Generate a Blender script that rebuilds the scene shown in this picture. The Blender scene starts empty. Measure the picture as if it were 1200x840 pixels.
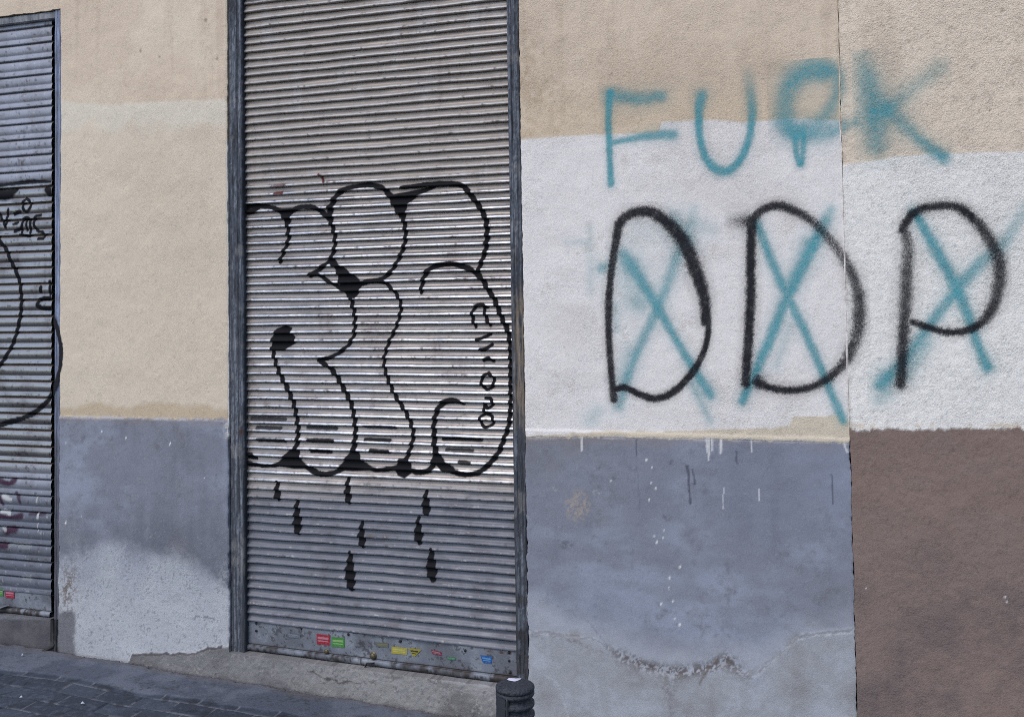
import bpy, math, random
import numpy as np
random.seed(7)
S = bpy.context.scene; S.render.engine = 'CYCLES'
COL = S.collection

# ------------------------------------------------------------------ camera survey
F, CX = 1200.0, 600.0
V1 = np.array([-2974.0, 407.0]); V2x, V2y = 110.0, -32300.0
CY = V1[1] - (F*F + (V1[0]-CX)*(V2x-CX)) / (V2y-330.0) * -1.0
# solve (V1-c).(V2-c) = -F^2 for cy
a_ = 1.0; b_ = -(V1[1]+V2y); c_ = V1[1]*V2y + (V1[0]-CX)*(V2x-CX) + F*F
disc = b_*b_-4*c_
CY = max((-b_+math.sqrt(disc))/2, (-b_-math.sqrt(disc))/2)
def cray(u, v): return np.array([(u-CX)/F, (v-CY)/F, 1.0])
nrm = lambda a: a/np.linalg.norm(a)
XW = -nrm(cray(*V1)); ZW = nrm(cray(V2x, V2y)); YW = np.cross(ZW, XW); YW = nrm(YW)
if YW[2] < 0: YW = -YW
R = np.stack([XW, YW, ZW])            # rows: world axes in camera coords ; world = R @ cam
# distance so that a 33 mm slat is 9.55 px at u=288
EYE = 1.53
def on_plane(u, v, D):
    u = np.asarray(u, float); v = np.asarray(v, float)
    d = np.stack([(u-CX)/F, (v-CY)/F, np.ones_like(u)], -1) @ R.T
    t = D/d[..., 1]
    return d[..., 0]*t, EYE + d[..., 2]*t
_, za = on_plane(288, 350.0, 1.0); _, zb = on_plane(288, 359.55, 1.0)
DIST = 0.033/abs(float(za-zb))
CAM = np.array([0.0, -DIST, EYE])
def P(u, v, y=0.0): return on_plane(u, v, DIST+y)
def XA(u, y=0.0): return float(P(u, 355.0, y)[0])
def ZA(u, v, y=0.0): return float(P(u, v, y)[1])
def PIX(x, y, z):
    w = np.stack([x-CAM[0], y-CAM[1]+0*x, z-CAM[2]], -1) @ R
    return CX+F*w[..., 0]/w[..., 2], CY+F*w[..., 1]/w[..., 2]

# ------------------------------------------------------------------ noise + helpers
def _h(ix, iy, seed):
    n = (ix*374761393 + iy*668265263 + seed*1442695041) & 0xffffffff
    n = ((n ^ (n >> 13))*1274126177) & 0xffffffff
    return ((n ^ (n >> 16)) & 0xffff)/65535.0
def vnoise(x, y, seed=0):
    x0 = np.floor(x); y0 = np.floor(y); fx = x-x0; fy = y-y0
    ix = x0.astype(np.int64); iy = y0.astype(np.int64)
    fx = fx*fx*(3-2*fx); fy = fy*fy*(3-2*fy)
    a = _h(ix, iy, seed); b = _h(ix+1, iy, seed); c = _h(ix, iy+1, seed); d = _h(ix+1, iy+1, seed)
    return (a*(1-fx)+b*fx)*(1-fy)+(c*(1-fx)+d*fx)*fy
def fbm(x, y, s, o=4, seed=0):
    r = 0; a = 1; t = 0
    for k in range(o):
        r = r + a*vnoise(x*s+17.3*k, y*s-9.1*k, seed+k*7); t += a; a *= .5; s *= 2.03
    return r/t
def sstep(a, b, x):
    t = np.clip((x-a)/(b-a), 0, 1); return t*t*(3-2*t)
LIGHT = np.array([.675, .735, .875])      # estimated colour of the light on the wall
def lin(c):
    c = np.array(c, float)/255; return np.where(c <= .04045, c/12.92, ((c+.055)/1.055)**2.4)
def A(*c): return np.clip(lin(c)/LIGHT, 0, .9)
def mixc(col, c, m): return col*(1-m[..., None]) + np.asarray(c)*m[..., None]

def tag(o, label=None, cat=None, group=None, kind=None):
    if label: o['label'] = label
    if cat: o['category'] = cat
    if group: o['group'] = group
    if kind: o['kind'] = kind
    return o
def empty(name, loc, label, cat, group=None):
    o = bpy.data.objects.new(name, None); COL.objects.link(o); o.location = loc; o.empty_display_size = .1
    tag(o, label, cat, group); return o
def link(name, me, mat, parent=None):
    me.materials.append(mat)
    o = bpy.data.objects.new(name, me); COL.objects.link(o)
    if parent is not None:
        o.parent = parent
        o.matrix_parent_inverse = parent_inv(parent)
    return o
def parent_inv(p):
    from mathutils import Matrix
    chain = Matrix.Identity(4); q = p
    while q is not None:
        chain = Matrix.Translation(q.location) @ chain if q.parent is None else chain
        q = q.parent
    return chain.inverted() if p.parent is None else Matrix.Identity(4)
def raw_mesh(name, V, Q, smooth=True):
    me = bpy.data.meshes.new(name)
    V = np.ascontiguousarray(V, np.float32); Q = np.ascontiguousarray(Q, np.int32)
    me.vertices.add(len(V)); me.vertices.foreach_set('co', V.ravel())
    me.loops.add(Q.size); me.loops.foreach_set('vertex_index', Q.ravel())
    me.polygons.add(len(Q))
    me.polygons.foreach_set('loop_start', np.arange(0, Q.size, Q.shape[1], dtype=np.int32))
    me.polygons.foreach_set('loop_total', np.full(len(Q), Q.shape[1], np.int32))
    me.polygons.foreach_set('use_smooth', np.full(len(Q), smooth))
    me.update(calc_edges=True)
    return me
def set_attr(me, name, arr):
    if arr.ndim == 2:
        a = me.attributes.new(name, 'FLOAT_COLOR', 'POINT')
        c = np.ones((len(arr), 4), np.float32); c[:, :3] = arr; a.data.foreach_set('color', c.ravel())
    else:
        a = me.attributes.new(name, 'FLOAT', 'POINT'); a.data.foreach_set('value', np.ascontiguousarray(arr, np.float32))
class Sheet:
    """several quad grids gathered into one mesh with paint attributes"""
    def __init__(s): s.V = []; s.Q = []; s.a = {}; s.n = 0
    def grid(s, X, Y, Z, keep=None, **attrs):
        r, c = X.shape
        idx = np.arange(r*c).reshape(r, c)
        q = np.stack([idx[:-1, :-1], idx[:-1, 1:], idx[1:, 1:], idx[1:, :-1]], -1).reshape(-1, 4)
        if keep is not None: q = q[keep.reshape(-1)]
        used = np.zeros(r*c, bool); used[q.ravel()] = True
        re = np.cumsum(used)-1
        s.V.append(np.stack([X, Y, Z], -1).reshape(-1, 3)[used]); s.Q.append(re[q]+s.n)
        for k, v in attrs.items():
            v = np.asarray(v, float)
            if k == 'col': v = np.broadcast_to(v, (r, c, 3)).reshape(-1, 3)
            else: v = np.broadcast_to(v, (r, c)).reshape(-1)
            s.a.setdefault(k, []).append(v[used])
        s.n += int(used.sum())
    def build(s, name, mat, parent=None, smooth=True):
        me = raw_mesh(name, np.concatenate(s.V), np.concatenate(s.Q), smooth)
        for k, v in s.a.items(): set_attr(me, k, np.concatenate(v))
        return link(name, me, mat, parent)

# ------------------------------------------------------------------ materials
def painted(name, bumps, vary=.10, vscale=160, spec=.35, stretch=(1, 1, 1)):
    m = bpy.data.materials.new(name); m.use_nodes = True; nt = m.node_tree; N = nt.nodes; L = nt.links
    bs = N['Principled BSDF']
    tc = N.new('ShaderNodeTexCoord'); mp = N.new('ShaderNodeMapping'); mp.inputs['Scale'].default_value = stretch
    L.new(tc.outputs['Object'], mp.inputs['Vector'])
    def at(n):
        a = N.new('ShaderNodeAttribute'); a.attribute_name = n; return a
    col = at('col'); ro = at('rough'); me = at('metal'); gr = at('grain')
    nz = N.new('ShaderNodeTexNoise'); nz.inputs['Scale'].default_value = vscale; nz.inputs['Detail'].default_value = 5; nz.inputs['Roughness'].default_value = .65
    L.new(mp.outputs[0], nz.inputs['Vector'])
    mr = N.new('ShaderNodeMapRange'); mr.inputs['From Min'].default_value = .3; mr.inputs['From Max'].default_value = .7
    mr.inputs['To Min'].default_value = 1-vary; mr.inputs['To Max'].default_value = 1+vary
    L.new(nz.outputs['Fac'], mr.inputs['Value'])
    vm = N.new('ShaderNodeVectorMath'); vm.operation = 'SCALE'
    L.new(col.outputs['Color'], vm.inputs[0]); L.new(mr.outputs[0], vm.inputs['Scale'])
    L.new(vm.outputs[0], bs.inputs['Base Color'])
    L.new(ro.outputs['Fac'], bs.inputs['Roughness']); L.new(me.outputs['Fac'], bs.inputs['Metallic'])
    bs.inputs['Specular IOR Level'].default_value = spec
    add_bump(nt, mp.outputs[0], gr.outputs['Fac'], bumps, bs)
    return m
def add_bump(nt, vec, grain, bumps, bs):
    N = nt.nodes; L = nt.links; tot = None
    for sc, amp, det in bumps:
        n = N.new('ShaderNodeTexNoise'); n.inputs['Scale'].default_value = sc; n.inputs['Detail'].default_value = det
        L.new(vec, n.inputs['Vector'])
        mu = N.new('ShaderNodeMath'); mu.operation = 'MULTIPLY'; mu.inputs[1].default_value = amp
        L.new(n.outputs['Fac'], mu.inputs[0])
        if tot is None: tot = mu
        else:
            ad = N.new('ShaderNodeMath'); ad.operation = 'ADD'; L.new(tot.outputs[0], ad.inputs[0]); L.new(mu.outputs[0], ad.inputs[1]); tot = ad
    mg = N.new('ShaderNodeMath'); mg.operation = 'MULTIPLY'; L.new(tot.outputs[0], mg.inputs[0])
    if grain is None: mg.inputs[1].default_value = 1
    else: L.new(grain, mg.inputs[1])
    b = N.new('ShaderNodeBump'); b.inputs['Distance'].default_value = 1.0; b.inputs['Strength'].default_value = 1.0
    L.new(mg.outputs[0], b.inputs['Height']); L.new(b.outputs[0], bs.inputs['Normal'])
WB = [(60, .0010, 2), (230, .0015, 2), (520, .0007, 2)]
M_WALL = painted('painted_render', WB, .14, 300, .2)
M_METAL = painted('galvanised_metal', [(60, .00025, 2), (300, .00012, 2)], .06, 120, .5, (.25, 1, 1))
M_WOOD = painted('weathered_paint', [(160, .0060, 5)], .45, 260, .3, (1, 1, .07))
M_GROUND = painted('paving', [(90, .003, 4), (400, .001, 3)], .18, 150, .3)
def spray(name, col, rough=.55, speck=1.0, bumps=WB):
    m = bpy.data.materials.new(name); m.use_nodes = True; nt = m.node_tree; N = nt.nodes; L = nt.links
    bs = N['Principled BSDF']; bs.inputs['Roughness'].default_value = rough
    bs.inputs['Specular IOR Level'].default_value = .18
    bs.inputs['Base Color'].default_value = (*col, 1)
    tc = N.new('ShaderNodeTexCoord')
    cv = N.new('ShaderNodeAttribute'); cv.attribute_name = 'cover'
    gr = N.new('ShaderNodeAttribute'); gr.attribute_name = 'grain'
    n = N.new('ShaderNodeTexNoise'); n.inputs['Scale'].default_value = 300; n.inputs['Detail'].default_value = 4; n.inputs['Roughness'].default_value = .7
    L.new(tc.outputs['Object'], n.inputs['Vector'])
    def M(op, a, b, clamp=False):
        q = N.new('ShaderNodeMath'); q.operation = op; q.use_clamp = clamp
        for i, x in enumerate((a, b)):
            if isinstance(x, (int, float)): q.inputs[i].default_value = x
            else: L.new(x, q.inputs[i])
        return q.outputs[0]
    inv = M('SUBTRACT', 1.0, cv.outputs['Fac'])
    k = M('MULTIPLY', M('MULTIPLY', cv.outputs['Fac'], inv), 6.0*speck)
    al = M('ADD', cv.outputs['Fac'], M('MULTIPLY', M('SUBTRACT', n.outputs['Fac'], .5), k), True)
    L.new(al, bs.inputs['Alpha'])
    add_bump(nt, tc.outputs['Object'], gr.outputs['Fac'], bumps, bs)
    return m
M_BLACK = spray('black_spray_paint', (.017, .016, .021), .6, 1.5)
M_TEAL = spray('teal_spray_paint', (.075, .385, .44), .7, .85)
M_SBLACK = spray('black_paint_on_metal', (.003, .003, .005), .65, .3, [(400, .0002, 2)])
M_SGREY = spray('dark_grey_paint_on_metal', (.022, .024, .034), .5, .3, [(400, .0002, 2)])
M_PURPLE = spray('purple_spray_paint', (.06, .02, .045), .5, .5, [(400, .0002, 2)])
M_SWHITE = spray('white_spray_paint', (.5, .5, .5), .5, .5, [(400, .0002, 2)])
M_RED = spray('dark_red_spray_paint', (.12, .02, .02), .5, .5, [(400, .0002, 2)])
def plain(name, col, rough=.5, metal=0.0, bump=(200, .0004), vary=.1):
    m = bpy.data.materials.new(name); m.use_nodes = True; nt = m.node_tree; N = nt.nodes; L = nt.links
    bs = N['Principled BSDF']; bs.inputs['Roughness'].default_value = rough; bs.inputs['Metallic'].default_value = metal
    tc = N.new('ShaderNodeTexCoord'); nz = N.new('ShaderNodeTexNoise'); nz.inputs['Scale'].default_value = bump[0]; nz.inputs['Detail'].default_value = 5
    L.new(tc.outputs['Object'], nz.inputs['Vector'])
    mr = N.new('ShaderNodeMapRange'); mr.inputs['From Min'].default_value = .3; mr.inputs['From Max'].default_value = .7
    mr.inputs['To Min'].default_value = 1-vary; mr.inputs['To Max'].default_value = 1+vary
    L.new(nz.outputs['Fac'], mr.inputs['Value'])
    rgb = N.new('ShaderNodeRGB'); rgb.outputs[0].default_value = (*col, 1)
    vm = N.new('ShaderNodeVectorMath'); vm.operation = 'SCALE'; L.new(rgb.outputs[0], vm.inputs[0]); L.new(mr.outputs[0], vm.inputs['Scale'])
    L.new(vm.outputs[0], bs.inputs['Base Color'])
    b = N.new('ShaderNodeBump'); b.inputs['Distance'].default_value = 1; 
    mu = N.new('ShaderNodeMath'); mu.operation = 'MULTIPLY'; mu.inputs[1].default_value = bump[1]; L.new(nz.outputs['Fac'], mu.inputs[0])
    L.new(mu.outputs[0], b.inputs['Height']); L.new(b.outputs[0], bs.inputs['Normal'])
    return m

# ------------------------------------------------------------------ the key lines of the facade
XS = XA(991.5)                                   # joint with the neighbouring wall
D0, D1 = XA(267.5), XA(612.5)                    # opening of the near shutter (outer edges of its frame)
E1 = XA(69.5); E0 = E1 - 1.25                    # opening of the far shutter
ZTOP = ZA(70, 12)                                # head of both openings
ZB = ZA(298, 766)                                # bottom of the near opening
ZBL = ZA(62, 726)                                # bottom of the far opening
_xa, _za = P(88, 765); _xb, _zb = P(545, 838)
GS = float((_za-_zb)/(_xb-_xa)); GX0 = float(_xa)+float(_za)/GS      # the street falls gently to the right
def gz(x, y): return (0.0 - GS*(x-GX0)) + 0.02*y
DW = D1-D0
def droop(x, z):
    return -0.020*np.clip((x-D0)/DW, 0, 1.05)*sstep(ZB+.45, ZB, z)*((x > D0-.3) & (x < D1+.3))
def relief(x, z):
    """y of the finished wall surface (negative = towards the street)"""
    y = (fbm(x, z, 3.1, 3, 5)-.5)*.010 + (fbm(x, z, 14, 3, 9)-.5)*.0045
    zd = ZA(100, 488)+(x-XA(100))*-.002
    y = np.where(x < XS, y-.004*sstep(zd+.003, zd-.003, z+(fbm(x, z, 30, 2, 3)-.5)*.006), y-.004)
    return y
def finish(x, y, z):
    pass

# ---------- paint on the render, laid out along the wall
def wall_paint(x, z):
    u, v = PIX(x, 0*x, z)
    n1 = fbm(x, z, 2.2, 5, 21)-.5; n2 = fbm(x, z, 9, 5, 31)-.5; n3 = fbm(x, z, 45, 4, 41)-.5; n4 = fbm(x, z, 170, 3, 43)-.5
    nh = fbm(x, z*3.2, 5, 5, 51)-.5; nv = fbm(x*4.5, z, 4, 5, 61)-.5
    shp = x.shape
    col = np.zeros(shp+(3,)); grain = np.ones(shp)*.55
    left = x < D0
    neigh = x > XS
    e = n2*9+n3*5
    # cream
    cream = mixc(np.broadcast_to(A(187, 176, 168), shp+(3,)), A(177, 165, 156), sstep(-.05, .4, n1+nv*.2+n2*.3))
    cream = mixc(cream, A(196, 188, 180), sstep(.02, .3, -n1+n2*.5)*.6)
    col = cream.copy()
    col = mixc(col, A(199, 190, 184), neigh*(.75+.5*n1))
    nstr = fbm(x*26, z*1.8, 1, 4, 68)-.5
    col = mixc(col, A(162, 150, 141), sstep(.04, .3, nstr+n3*.3)*.3)
    for (a, b, q) in [(165, 60, 2), (241, 24, 2.6), (187, 67, 1.6), (254, 69, 2.4), (210, 160, 1.5), (115, 228, 1.8), (150, 380, 1.4), (90, 190, 1.4), (717, 87, 2.2), (650, 120, 2), (1174, 12, 2.4), (1160, 130, 2)]:
        col = mixc(col, A(120, 108, 100), sstep(q, q*.3, np.hypot(u-a, (v-b)*.8)+n4*2)*.7)
    # old whitewash band on the pier
    b0 = 118+n3*3+np.interp(u, [70, 130, 190, 268], [-1, 3, -1, -3])
    lf = sstep(0, 4, v-b0)*left
    col = mixc(col, A(190, 184, 178), lf*.62)
    col = mixc(col, A(192, 190, 187), lf*sstep(6, -10, v-150+n2*30)*.75)
    col = mixc(col, A(180, 174, 166), lf*sstep(180, 330, v+n1*200)*.25)
    # tanned strip just over the dado on the pier
    col = mixc(col, A(165, 152, 136), left*sstep(-6, 2, v-476+n2*26)*.75)
    # main panel : darker left stain
    mid = (~left) & (~neigh)
    col = mixc(col, A(150, 136, 121), mid*sstep(690, 620, u+n2*90)*sstep(-.25, .25, n3+n2*.6)*sstep(0, 110, v+n1*60)*.6)
    col = mixc(col, A(184, 172, 157), mid*sstep(90, 150, v+n1*30)*.45)
    # white overpaint
    wt = np.interp(u, [600, 640, 690, 772, 775, 830, 870, 925, 1000], [165, 161, 158, 155, 143, 141, 143, 139, 141])
    wt2 = np.interp(u, [988, 1050, 1110, 1200, 1400], [194, 185.5, 180, 178, 175])
    wt = np.where(neigh, wt2, wt)
    wb = np.where(neigh, 900, np.interp(u, [612, 655, 700, 800, 925, 930, 985, 1000], [512, 509, 505, 505, 502, 489, 489, 500]))
    wm = (mid | neigh)*sstep(-1.6, 1.6, v-wt+e*.45)*sstep(1.6, -1.6, v-wb+e*.6)
    white = mixc(np.broadcast_to(A(199, 200, 210), shp+(3,)), A(192, 192, 201), sstep(-.1, .3, n1+nh*.6))
    white = mixc(white, A(201, 203, 213), sstep(.05, .35, -n1+n2)*.7)
    white = mixc(white, A(178, 176, 178), sstep(.12, .34, n2+n3*.6)*.35)
    col = col*(1-wm[..., None])+white*wm[..., None]
    col = mixc(col, A(206, 207, 215), wm*neigh*(.85+.3*n2))
    # ochre strip left bare over the dado
    st = mid*(1-wm)*sstep(-3, 0, v-487)
    col = mixc(col, A(180, 175, 168), st*.85)
    # dado
    vd = np.where(left, np.interp(u, [70, 268], [487.5, 490.5]), np.interp(u, [612, 700, 850, 995], [511.5, 511.5, 514, 518.5]))
    dm = (~neigh)*sstep(-1.2, 1.2, v-vd+n3*5+n4*3)
    ns = fbm(x*22, z*1.6, 1, 4, 67)-.5
    dado = mixc(np.broadcast_to(A(112, 118, 137), shp+(3,)), A(97, 102, 119), sstep(-.12, .28, n1+nv*.4+ns*.25))
    dado = mixc(dado, A(128, 138, 163), sstep(.0, .3, -n1*.8+nh*.5+n2*.4)*.75)
    dado = mixc(dado, A(104, 106, 118), sstep(.0, .35, n2+n3*.4)*.5)
    dado = mixc(dado, A(88, 93, 109), sstep(.12, .40, n3+n2*.3+n4*.5)*.4)
    dado = mixc(dado, A(140, 148, 170), sstep(.20, .36, n4+n3*.3)*.35)
    dado = mixc(dado, A(84, 88, 102), sstep(.22, .36, -n4+n3*.3)*.35)
    # lighter band along the dado's upper rim
    dado = mixc(dado, A(120, 116, 124), sstep(14, 2, v-vd+n2*14)*.5)
    rim = sstep(3.2, .8, np.abs(v-vd-1+n3*4)) 
    dado = mixc(dado, A(168, 168, 178), rim*sstep(-.12, .2, n2+n3)*.65)
    # blue-grey repaint of the middle panel
    dado = mixc(dado, A(110, 119, 145), mid*sstep(640, 1000, u+n1*200)*sstep(700, 560, v)*.45)
    dado = mixc(dado, A(108, 106, 112), mid*sstep(700, 620, u+n2*120)*sstep(560, 515, v+n2*50)*.55)
    # lower pale coat, left pier
    lb = np.interp(u, [60, 75, 100, 128, 150, 178, 205, 235, 255, 270], [640, 645, 643, 634, 638, 649, 655, 664, 676, 686])
    lp = left*sstep(-14, 16, v-lb+n2*26+n3*14+n4*10)
    pale = mixc(np.broadcast_to(A(134, 141, 160), shp+(3,)), A(146, 153, 170), sstep(-.1, .2, n2))
    pale = mixc(pale, A(166, 172, 186), sstep(640, 720, v)*.55*np.ones(shp))
    pale = mixc(pale, A(96, 102, 118), sstep(.14, .30, n4+n3*.4)*.6)
    pale = mixc(pale, A(160, 167, 186), sstep(.12, .26, -n4+n3*.3)*.5)
    dado = dado*(1-lp[..., None])+pale*lp[..., None]
    dado = mixc(dado, A(92, 84, 80), lp*np.exp(-((u-80)/11)**2-((v-690)/32)**2)*sstep(-.06, .12, n3+n4)*.8)
    dark = left*sstep(92, 86, u+n3*6)*sstep(712, 720, v+n3*10)
    dado = mixc(dado, A(80, 82, 92), dark*.8)
    # lower pale coat, middle panel
    mb = np.interp(u, [612, 700, 725, 760, 790, 850, 885, 940, 1000], [738, 748, 770, 784, 792, 778, 792, 742, 736])
    up = np.interp(u, [612, 680, 760, 850, 930, 1000], [690, 705, 735, 745, 735, 720])
    mp = mid*sstep(-22, 26, v-up+n1*50+n2*30)
    dado = mixc(dado, A(146, 153, 171), mp*.75)
    below = mid*sstep(-12, 14, v-mb+n3*22+n2*24)
    low = mixc(np.broadcast_to(A(134, 139, 152), shp+(3,)), A(120, 121, 128), sstep(-.05, .3, n2+nv*.3+n3*.3))
    low = mixc(low, A(152, 160, 178), sstep(.02, .22, -n2+n3*.4)*.6)
    dado = dado*(1-below[..., None]*.72)+low*below[..., None]*.72
    crust = mid*np.exp(-((v-mb+2+n2*18)/8.5)**2)*sstep(700, 735, u)*sstep(905, 850, u)
    dado = mixc(dado, A(80, 76, 80), np.clip(crust*sstep(-.10, .05, n4+n3*.7), 0, 1)*.92)
    dado = mixc(dado, A(136, 141, 156), np.clip(crust*sstep(.10, .24, -n4-n3*.5), 0, 1)*.2)
    cr2 = mid*np.exp(-((u-787+n2*20)/9)**2)*sstep(790, 800, v)*sstep(-.10, .05, n3+n4)
    dado = mixc(dado, A(98, 95, 100), cr2*.35)
    ck = mid*sstep(1.6, .3, np.abs(v-mb+n3*9))*((u < 720) | (u > 890))
    dado = mixc(dado, A(88, 88, 96), ck*.5)
    # bare patch
    r = ((u-677)/15)**2+((v-592)/19)**2
    dado = mixc(dado, A(140, 134, 134), mid*sstep(1.5, .1, r)*sstep(-.14, .10, n4+n3*.3)*.85)
    for (uu, vv, a, b, m_, c) in [(664, 638, 10, 6, .6, (76, 80, 92)), (780, 607, 9, 5, .5, (78, 80, 92)), (700, 577, 6, 4, .5, (160, 165, 178)), (650, 572, 5, 4, .4, (160, 162, 170)),
                                (720, 560, 3, 3, .5, (80, 84, 98)), (786, 540, 4, 5, .6, (70, 74, 88))]:
        r = ((u-uu)/a)**2+((v-vv)/b)**2
        dado = mixc(dado, A(*c), mid*sstep(1.3, .1, r)*sstep(-.08, .12, n3+n4)*m_)
    def line(u0, v0, u1, v1, w, c, m_=.8, wob=1.2):
        nonlocal dado
        t = np.clip((v-v0)/(v1-v0+1e-6), 0, 1); d = np.abs(u-(u0+(u1-u0)*t)+n3*wob*3)+np.maximum(0, np.maximum(v0-v, v-v1))*1.5
        dado = mixc(dado, A(*c), sstep(w, w*.35, d)*m_*(~neigh))
    line(806, 545, 809, 590, 2.0, (66, 70, 86)); line(811, 549, 815, 567, 1.6, (70, 74, 90)); line(746, 513, 746, 534, 1.2, (76, 80, 96))
    line(974, 555, 977, 590, 1.4, (70, 76, 96)); line(863, 528, 864, 543, 1.8, (76, 82, 100)); line(747, 545, 750, 595, 1.0, (92, 98, 116), .5)
    line(690, 512, 700, 512.5, 2, (170, 168, 170), .3)
    for (a, b, c, d, w) in [(682, 506, 682, 528, 1.7), (828, 512, 829, 530, 1.4), (831, 512, 831, 539, 1.6), (835, 512, 835, 528, 1.3), (845, 510, 845, 531, 2.2), (881, 514, 881, 529, 1.5), (848, 570, 848, 596, .9), (890, 572, 890, 586, 1.0),
                            (986, 512, 994, 530, 2.2)]:
        line(a, b, c, d, w, (186, 190, 202), .85, .6)
    def dots(lst, c=(205, 208, 218)):
        nonlocal dado, col
        for (a, b, q) in lst:
            rr = np.hypot((u-a+(v-b)*.2)*1.25, (v-b)*.62)+n4*2.5; dado = mixc(dado, A(*c), sstep(q*.85, q*.2, rr)*.8)
    dots([(758, 539, 1.9), (764, 548, 1.4), (764, 565, 1.8), (769, 571, 2.0), (761, 585, 1.6), (716, 564, 1.8), (778, 621, 1.8), (767, 627, 2), (777, 630, 1.8), (770, 635, 1.8), (797, 664, 2.4), (785, 676, 2.4), (784, 688, 1.6),
          (775, 707, 1.8), (789, 704, 1.7), (797, 731, 2), (791, 725, 1.4), (78, 518, 1.5), (200, 520, 2), (148, 513, 1.6), (120, 505, 1.2), (96, 605, 1.6), (78, 612, 1.8), (240, 560, 1.2)])
    def crack(pts, w, c, m_=.7, wob=5):
        nonlocal dado
        d = np.full(shp, 99.0)
        for (ua, va), (ub, vb) in zip(pts[:-1], pts[1:]):
            t = np.clip(((u-ua)*(ub-ua)+(v-va)*(vb-va))/((ub-ua)**2+(vb-va)**2), 0, 1)
            d = np.minimum(d, np.hypot(u-ua-t*(ub-ua), v-va-t*(vb-va)+n3*wob))
        dado = mixc(dado, A(*c), sstep(w, w*.3, d)*m_*sstep(-.2, 0, n4+n3+.1))
    crack([(640, 700), (668, 716), (690, 728), (700, 740), (716, 762)], 1.4, (96, 98, 110), .45, 12)
    crack([(622, 742), (660, 746), (700, 760), (735, 772), (760, 792), (785, 812), (786, 838)], 1.5, (98, 99, 108), .5, 14)
    crack([(998, 737), (960, 741), (932, 745), (915, 762), (900, 775), (880, 788)], 1.6, (108, 112, 124), .5, 12)
    crack([(998, 740), (960, 744), (936, 748)], 1.8, (176, 182, 196), .5)
    crack([(845, 770), (832, 780), (820, 800)], 2.2, (90, 84, 84), .6)
    crack([(640, 790), (655, 800), (664, 830), (668, 842)], 1.6, (160, 166, 182), .5)
    crack([(700, 800), (706, 842)], 1.5, (160, 166, 182), .4)
    crack([(226, 723), (240, 722), (256, 726)], 1.3, (92, 94, 106), .7)
    crack([(212, 672), (232, 674)], 1.0, (104, 108, 122), .5)
    crack([(150, 700), (158, 712), (156, 730)], .9, (112, 116, 130), .4)
    crack([(893, 560), (900, 548)], 1.2, (90, 96, 114), .5)
    # chalky scrape beside the frame
    dado = mixc(dado, A(176, 178, 188), left*sstep(9, 2, 269-u+n3*8)*sstep(483, 490, v)*sstep(530, 500, v+n3*30)*sstep(-.05, .05, n3)*.9)
    dado = mixc(dado, A(150, 155, 170), left*sstep(18, 0, 269-u+n2*10)*sstep(640, 690, v)*sstep(-.05, .1, n3+n4)*.7)
    col = col*(1-dm[..., None])+dado*dm[..., None]
    # plinth patching under pier and shutter
    pb = np.interp(u, [60, 154, 156, 230, 246, 268, 272, 320, 612, 640], [900, 772, 765, 765, 758, 757, 750, 762, 801, 830])
    pm = (u < 625)*sstep(-1.5, 1.5, v-pb+n3*5)
    pl = mixc(np.broadcast_to(A(124, 126, 134), shp+(3,)), A(100, 101, 108), sstep(-.1, .2, n2+nh))
    pl = mixc(pl, A(148, 150, 158), sstep(.05, .3, n3-n2*.5)*.35)
    pl = mixc(pl, A(80, 80, 88), sstep(.12, .27, n3+n4*.6)*.6)
    pl = mixc(pl, A(96, 98, 108), sstep(420, 300, u)*.45*np.ones(shp))
    pl = mixc(pl, A(160, 162, 170), sstep(.18, .34, -n4+n3*.3)*.3)
    col = col*(1-pm[..., None])+pl*pm[..., None]
    cl = sstep(1.9, .5, np.abs(v-pb-.5+n3*5))*(u < 262)*(u > 154)
    col = mixc(col, A(50, 48, 52), cl*.8)
    c2 = sstep(1.3, .3, np.abs(v-np.interp(u, [355, 370, 385, 400, 430], [779, 786, 794, 797, 800])+n3*8))*(u > 362)*(u < 425)
    col = mixc(col, A(64, 62, 68), c2*.75)
    # far sill below the far shutter
    fs = (u < 69)*sstep(0, 3, v-724)
    col = mixc(col, A(80, 80, 88), fs*(.85))
    col = mixc(col, A(64, 66, 76), fs*sstep(-.05, .2, n2+n3*.5)*.6)
    # neighbour wall: brown-mauve lower part
    bd = np.interp(u, [990, 1000, 1060, 1130, 1200, 1400], [497, 503, 503, 501.5, 502, 502])
    bm = neigh*sstep(-1.5, 1.5, v-bd+n3*6+n4*4)
    br = mixc(np.broadcast_to(A(115, 103, 104), shp+(3,)), A(110, 98, 100), sstep(-.15, .25, n1+n2*.5))
    br = mixc(br, A(112, 98, 97), sstep(0, .3, -n1+nh*.4)*.7)
    br = mixc(br, A(94, 88, 93), sstep(-.05, .35, n2+n1+n3*.3)*sstep(560, 760, v)*.5)
    br = mixc(br, A(132, 120, 118), sstep(.22, .36, n4+n3*.4)*.5)
    br = mixc(br, A(78, 68, 70), sstep(.20, .34, -n4+n3*.3)*.5)
    br = mixc(br, A(122, 108, 106), sstep(.10, .28, nh-n3*.4)*.35)
    br = mixc(br, A(86, 84, 88), sstep(.12, .3, nv+n2*.4)*sstep(600, 840, v)*.25)
    col = col*(1-bm[..., None])+br*bm[..., None]
    for (a, b, q) in [(1177.5, 699, 1.8), (1179.5, 704.5, 1.5), (1015, 689, 1.3)]:
        col = mixc(col, A(190, 192, 205), sstep(q, q*.4, np.hypot(u-a, v-b)))
    # faint rims at the neighbour's transition
    col = mixc(col, A(186, 170, 150), neigh*sstep(-9, -1, v-bd+e)*sstep(1, -1, v-bd+e)*sstep(-.02, .12, n2+n3)*.5)
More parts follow.
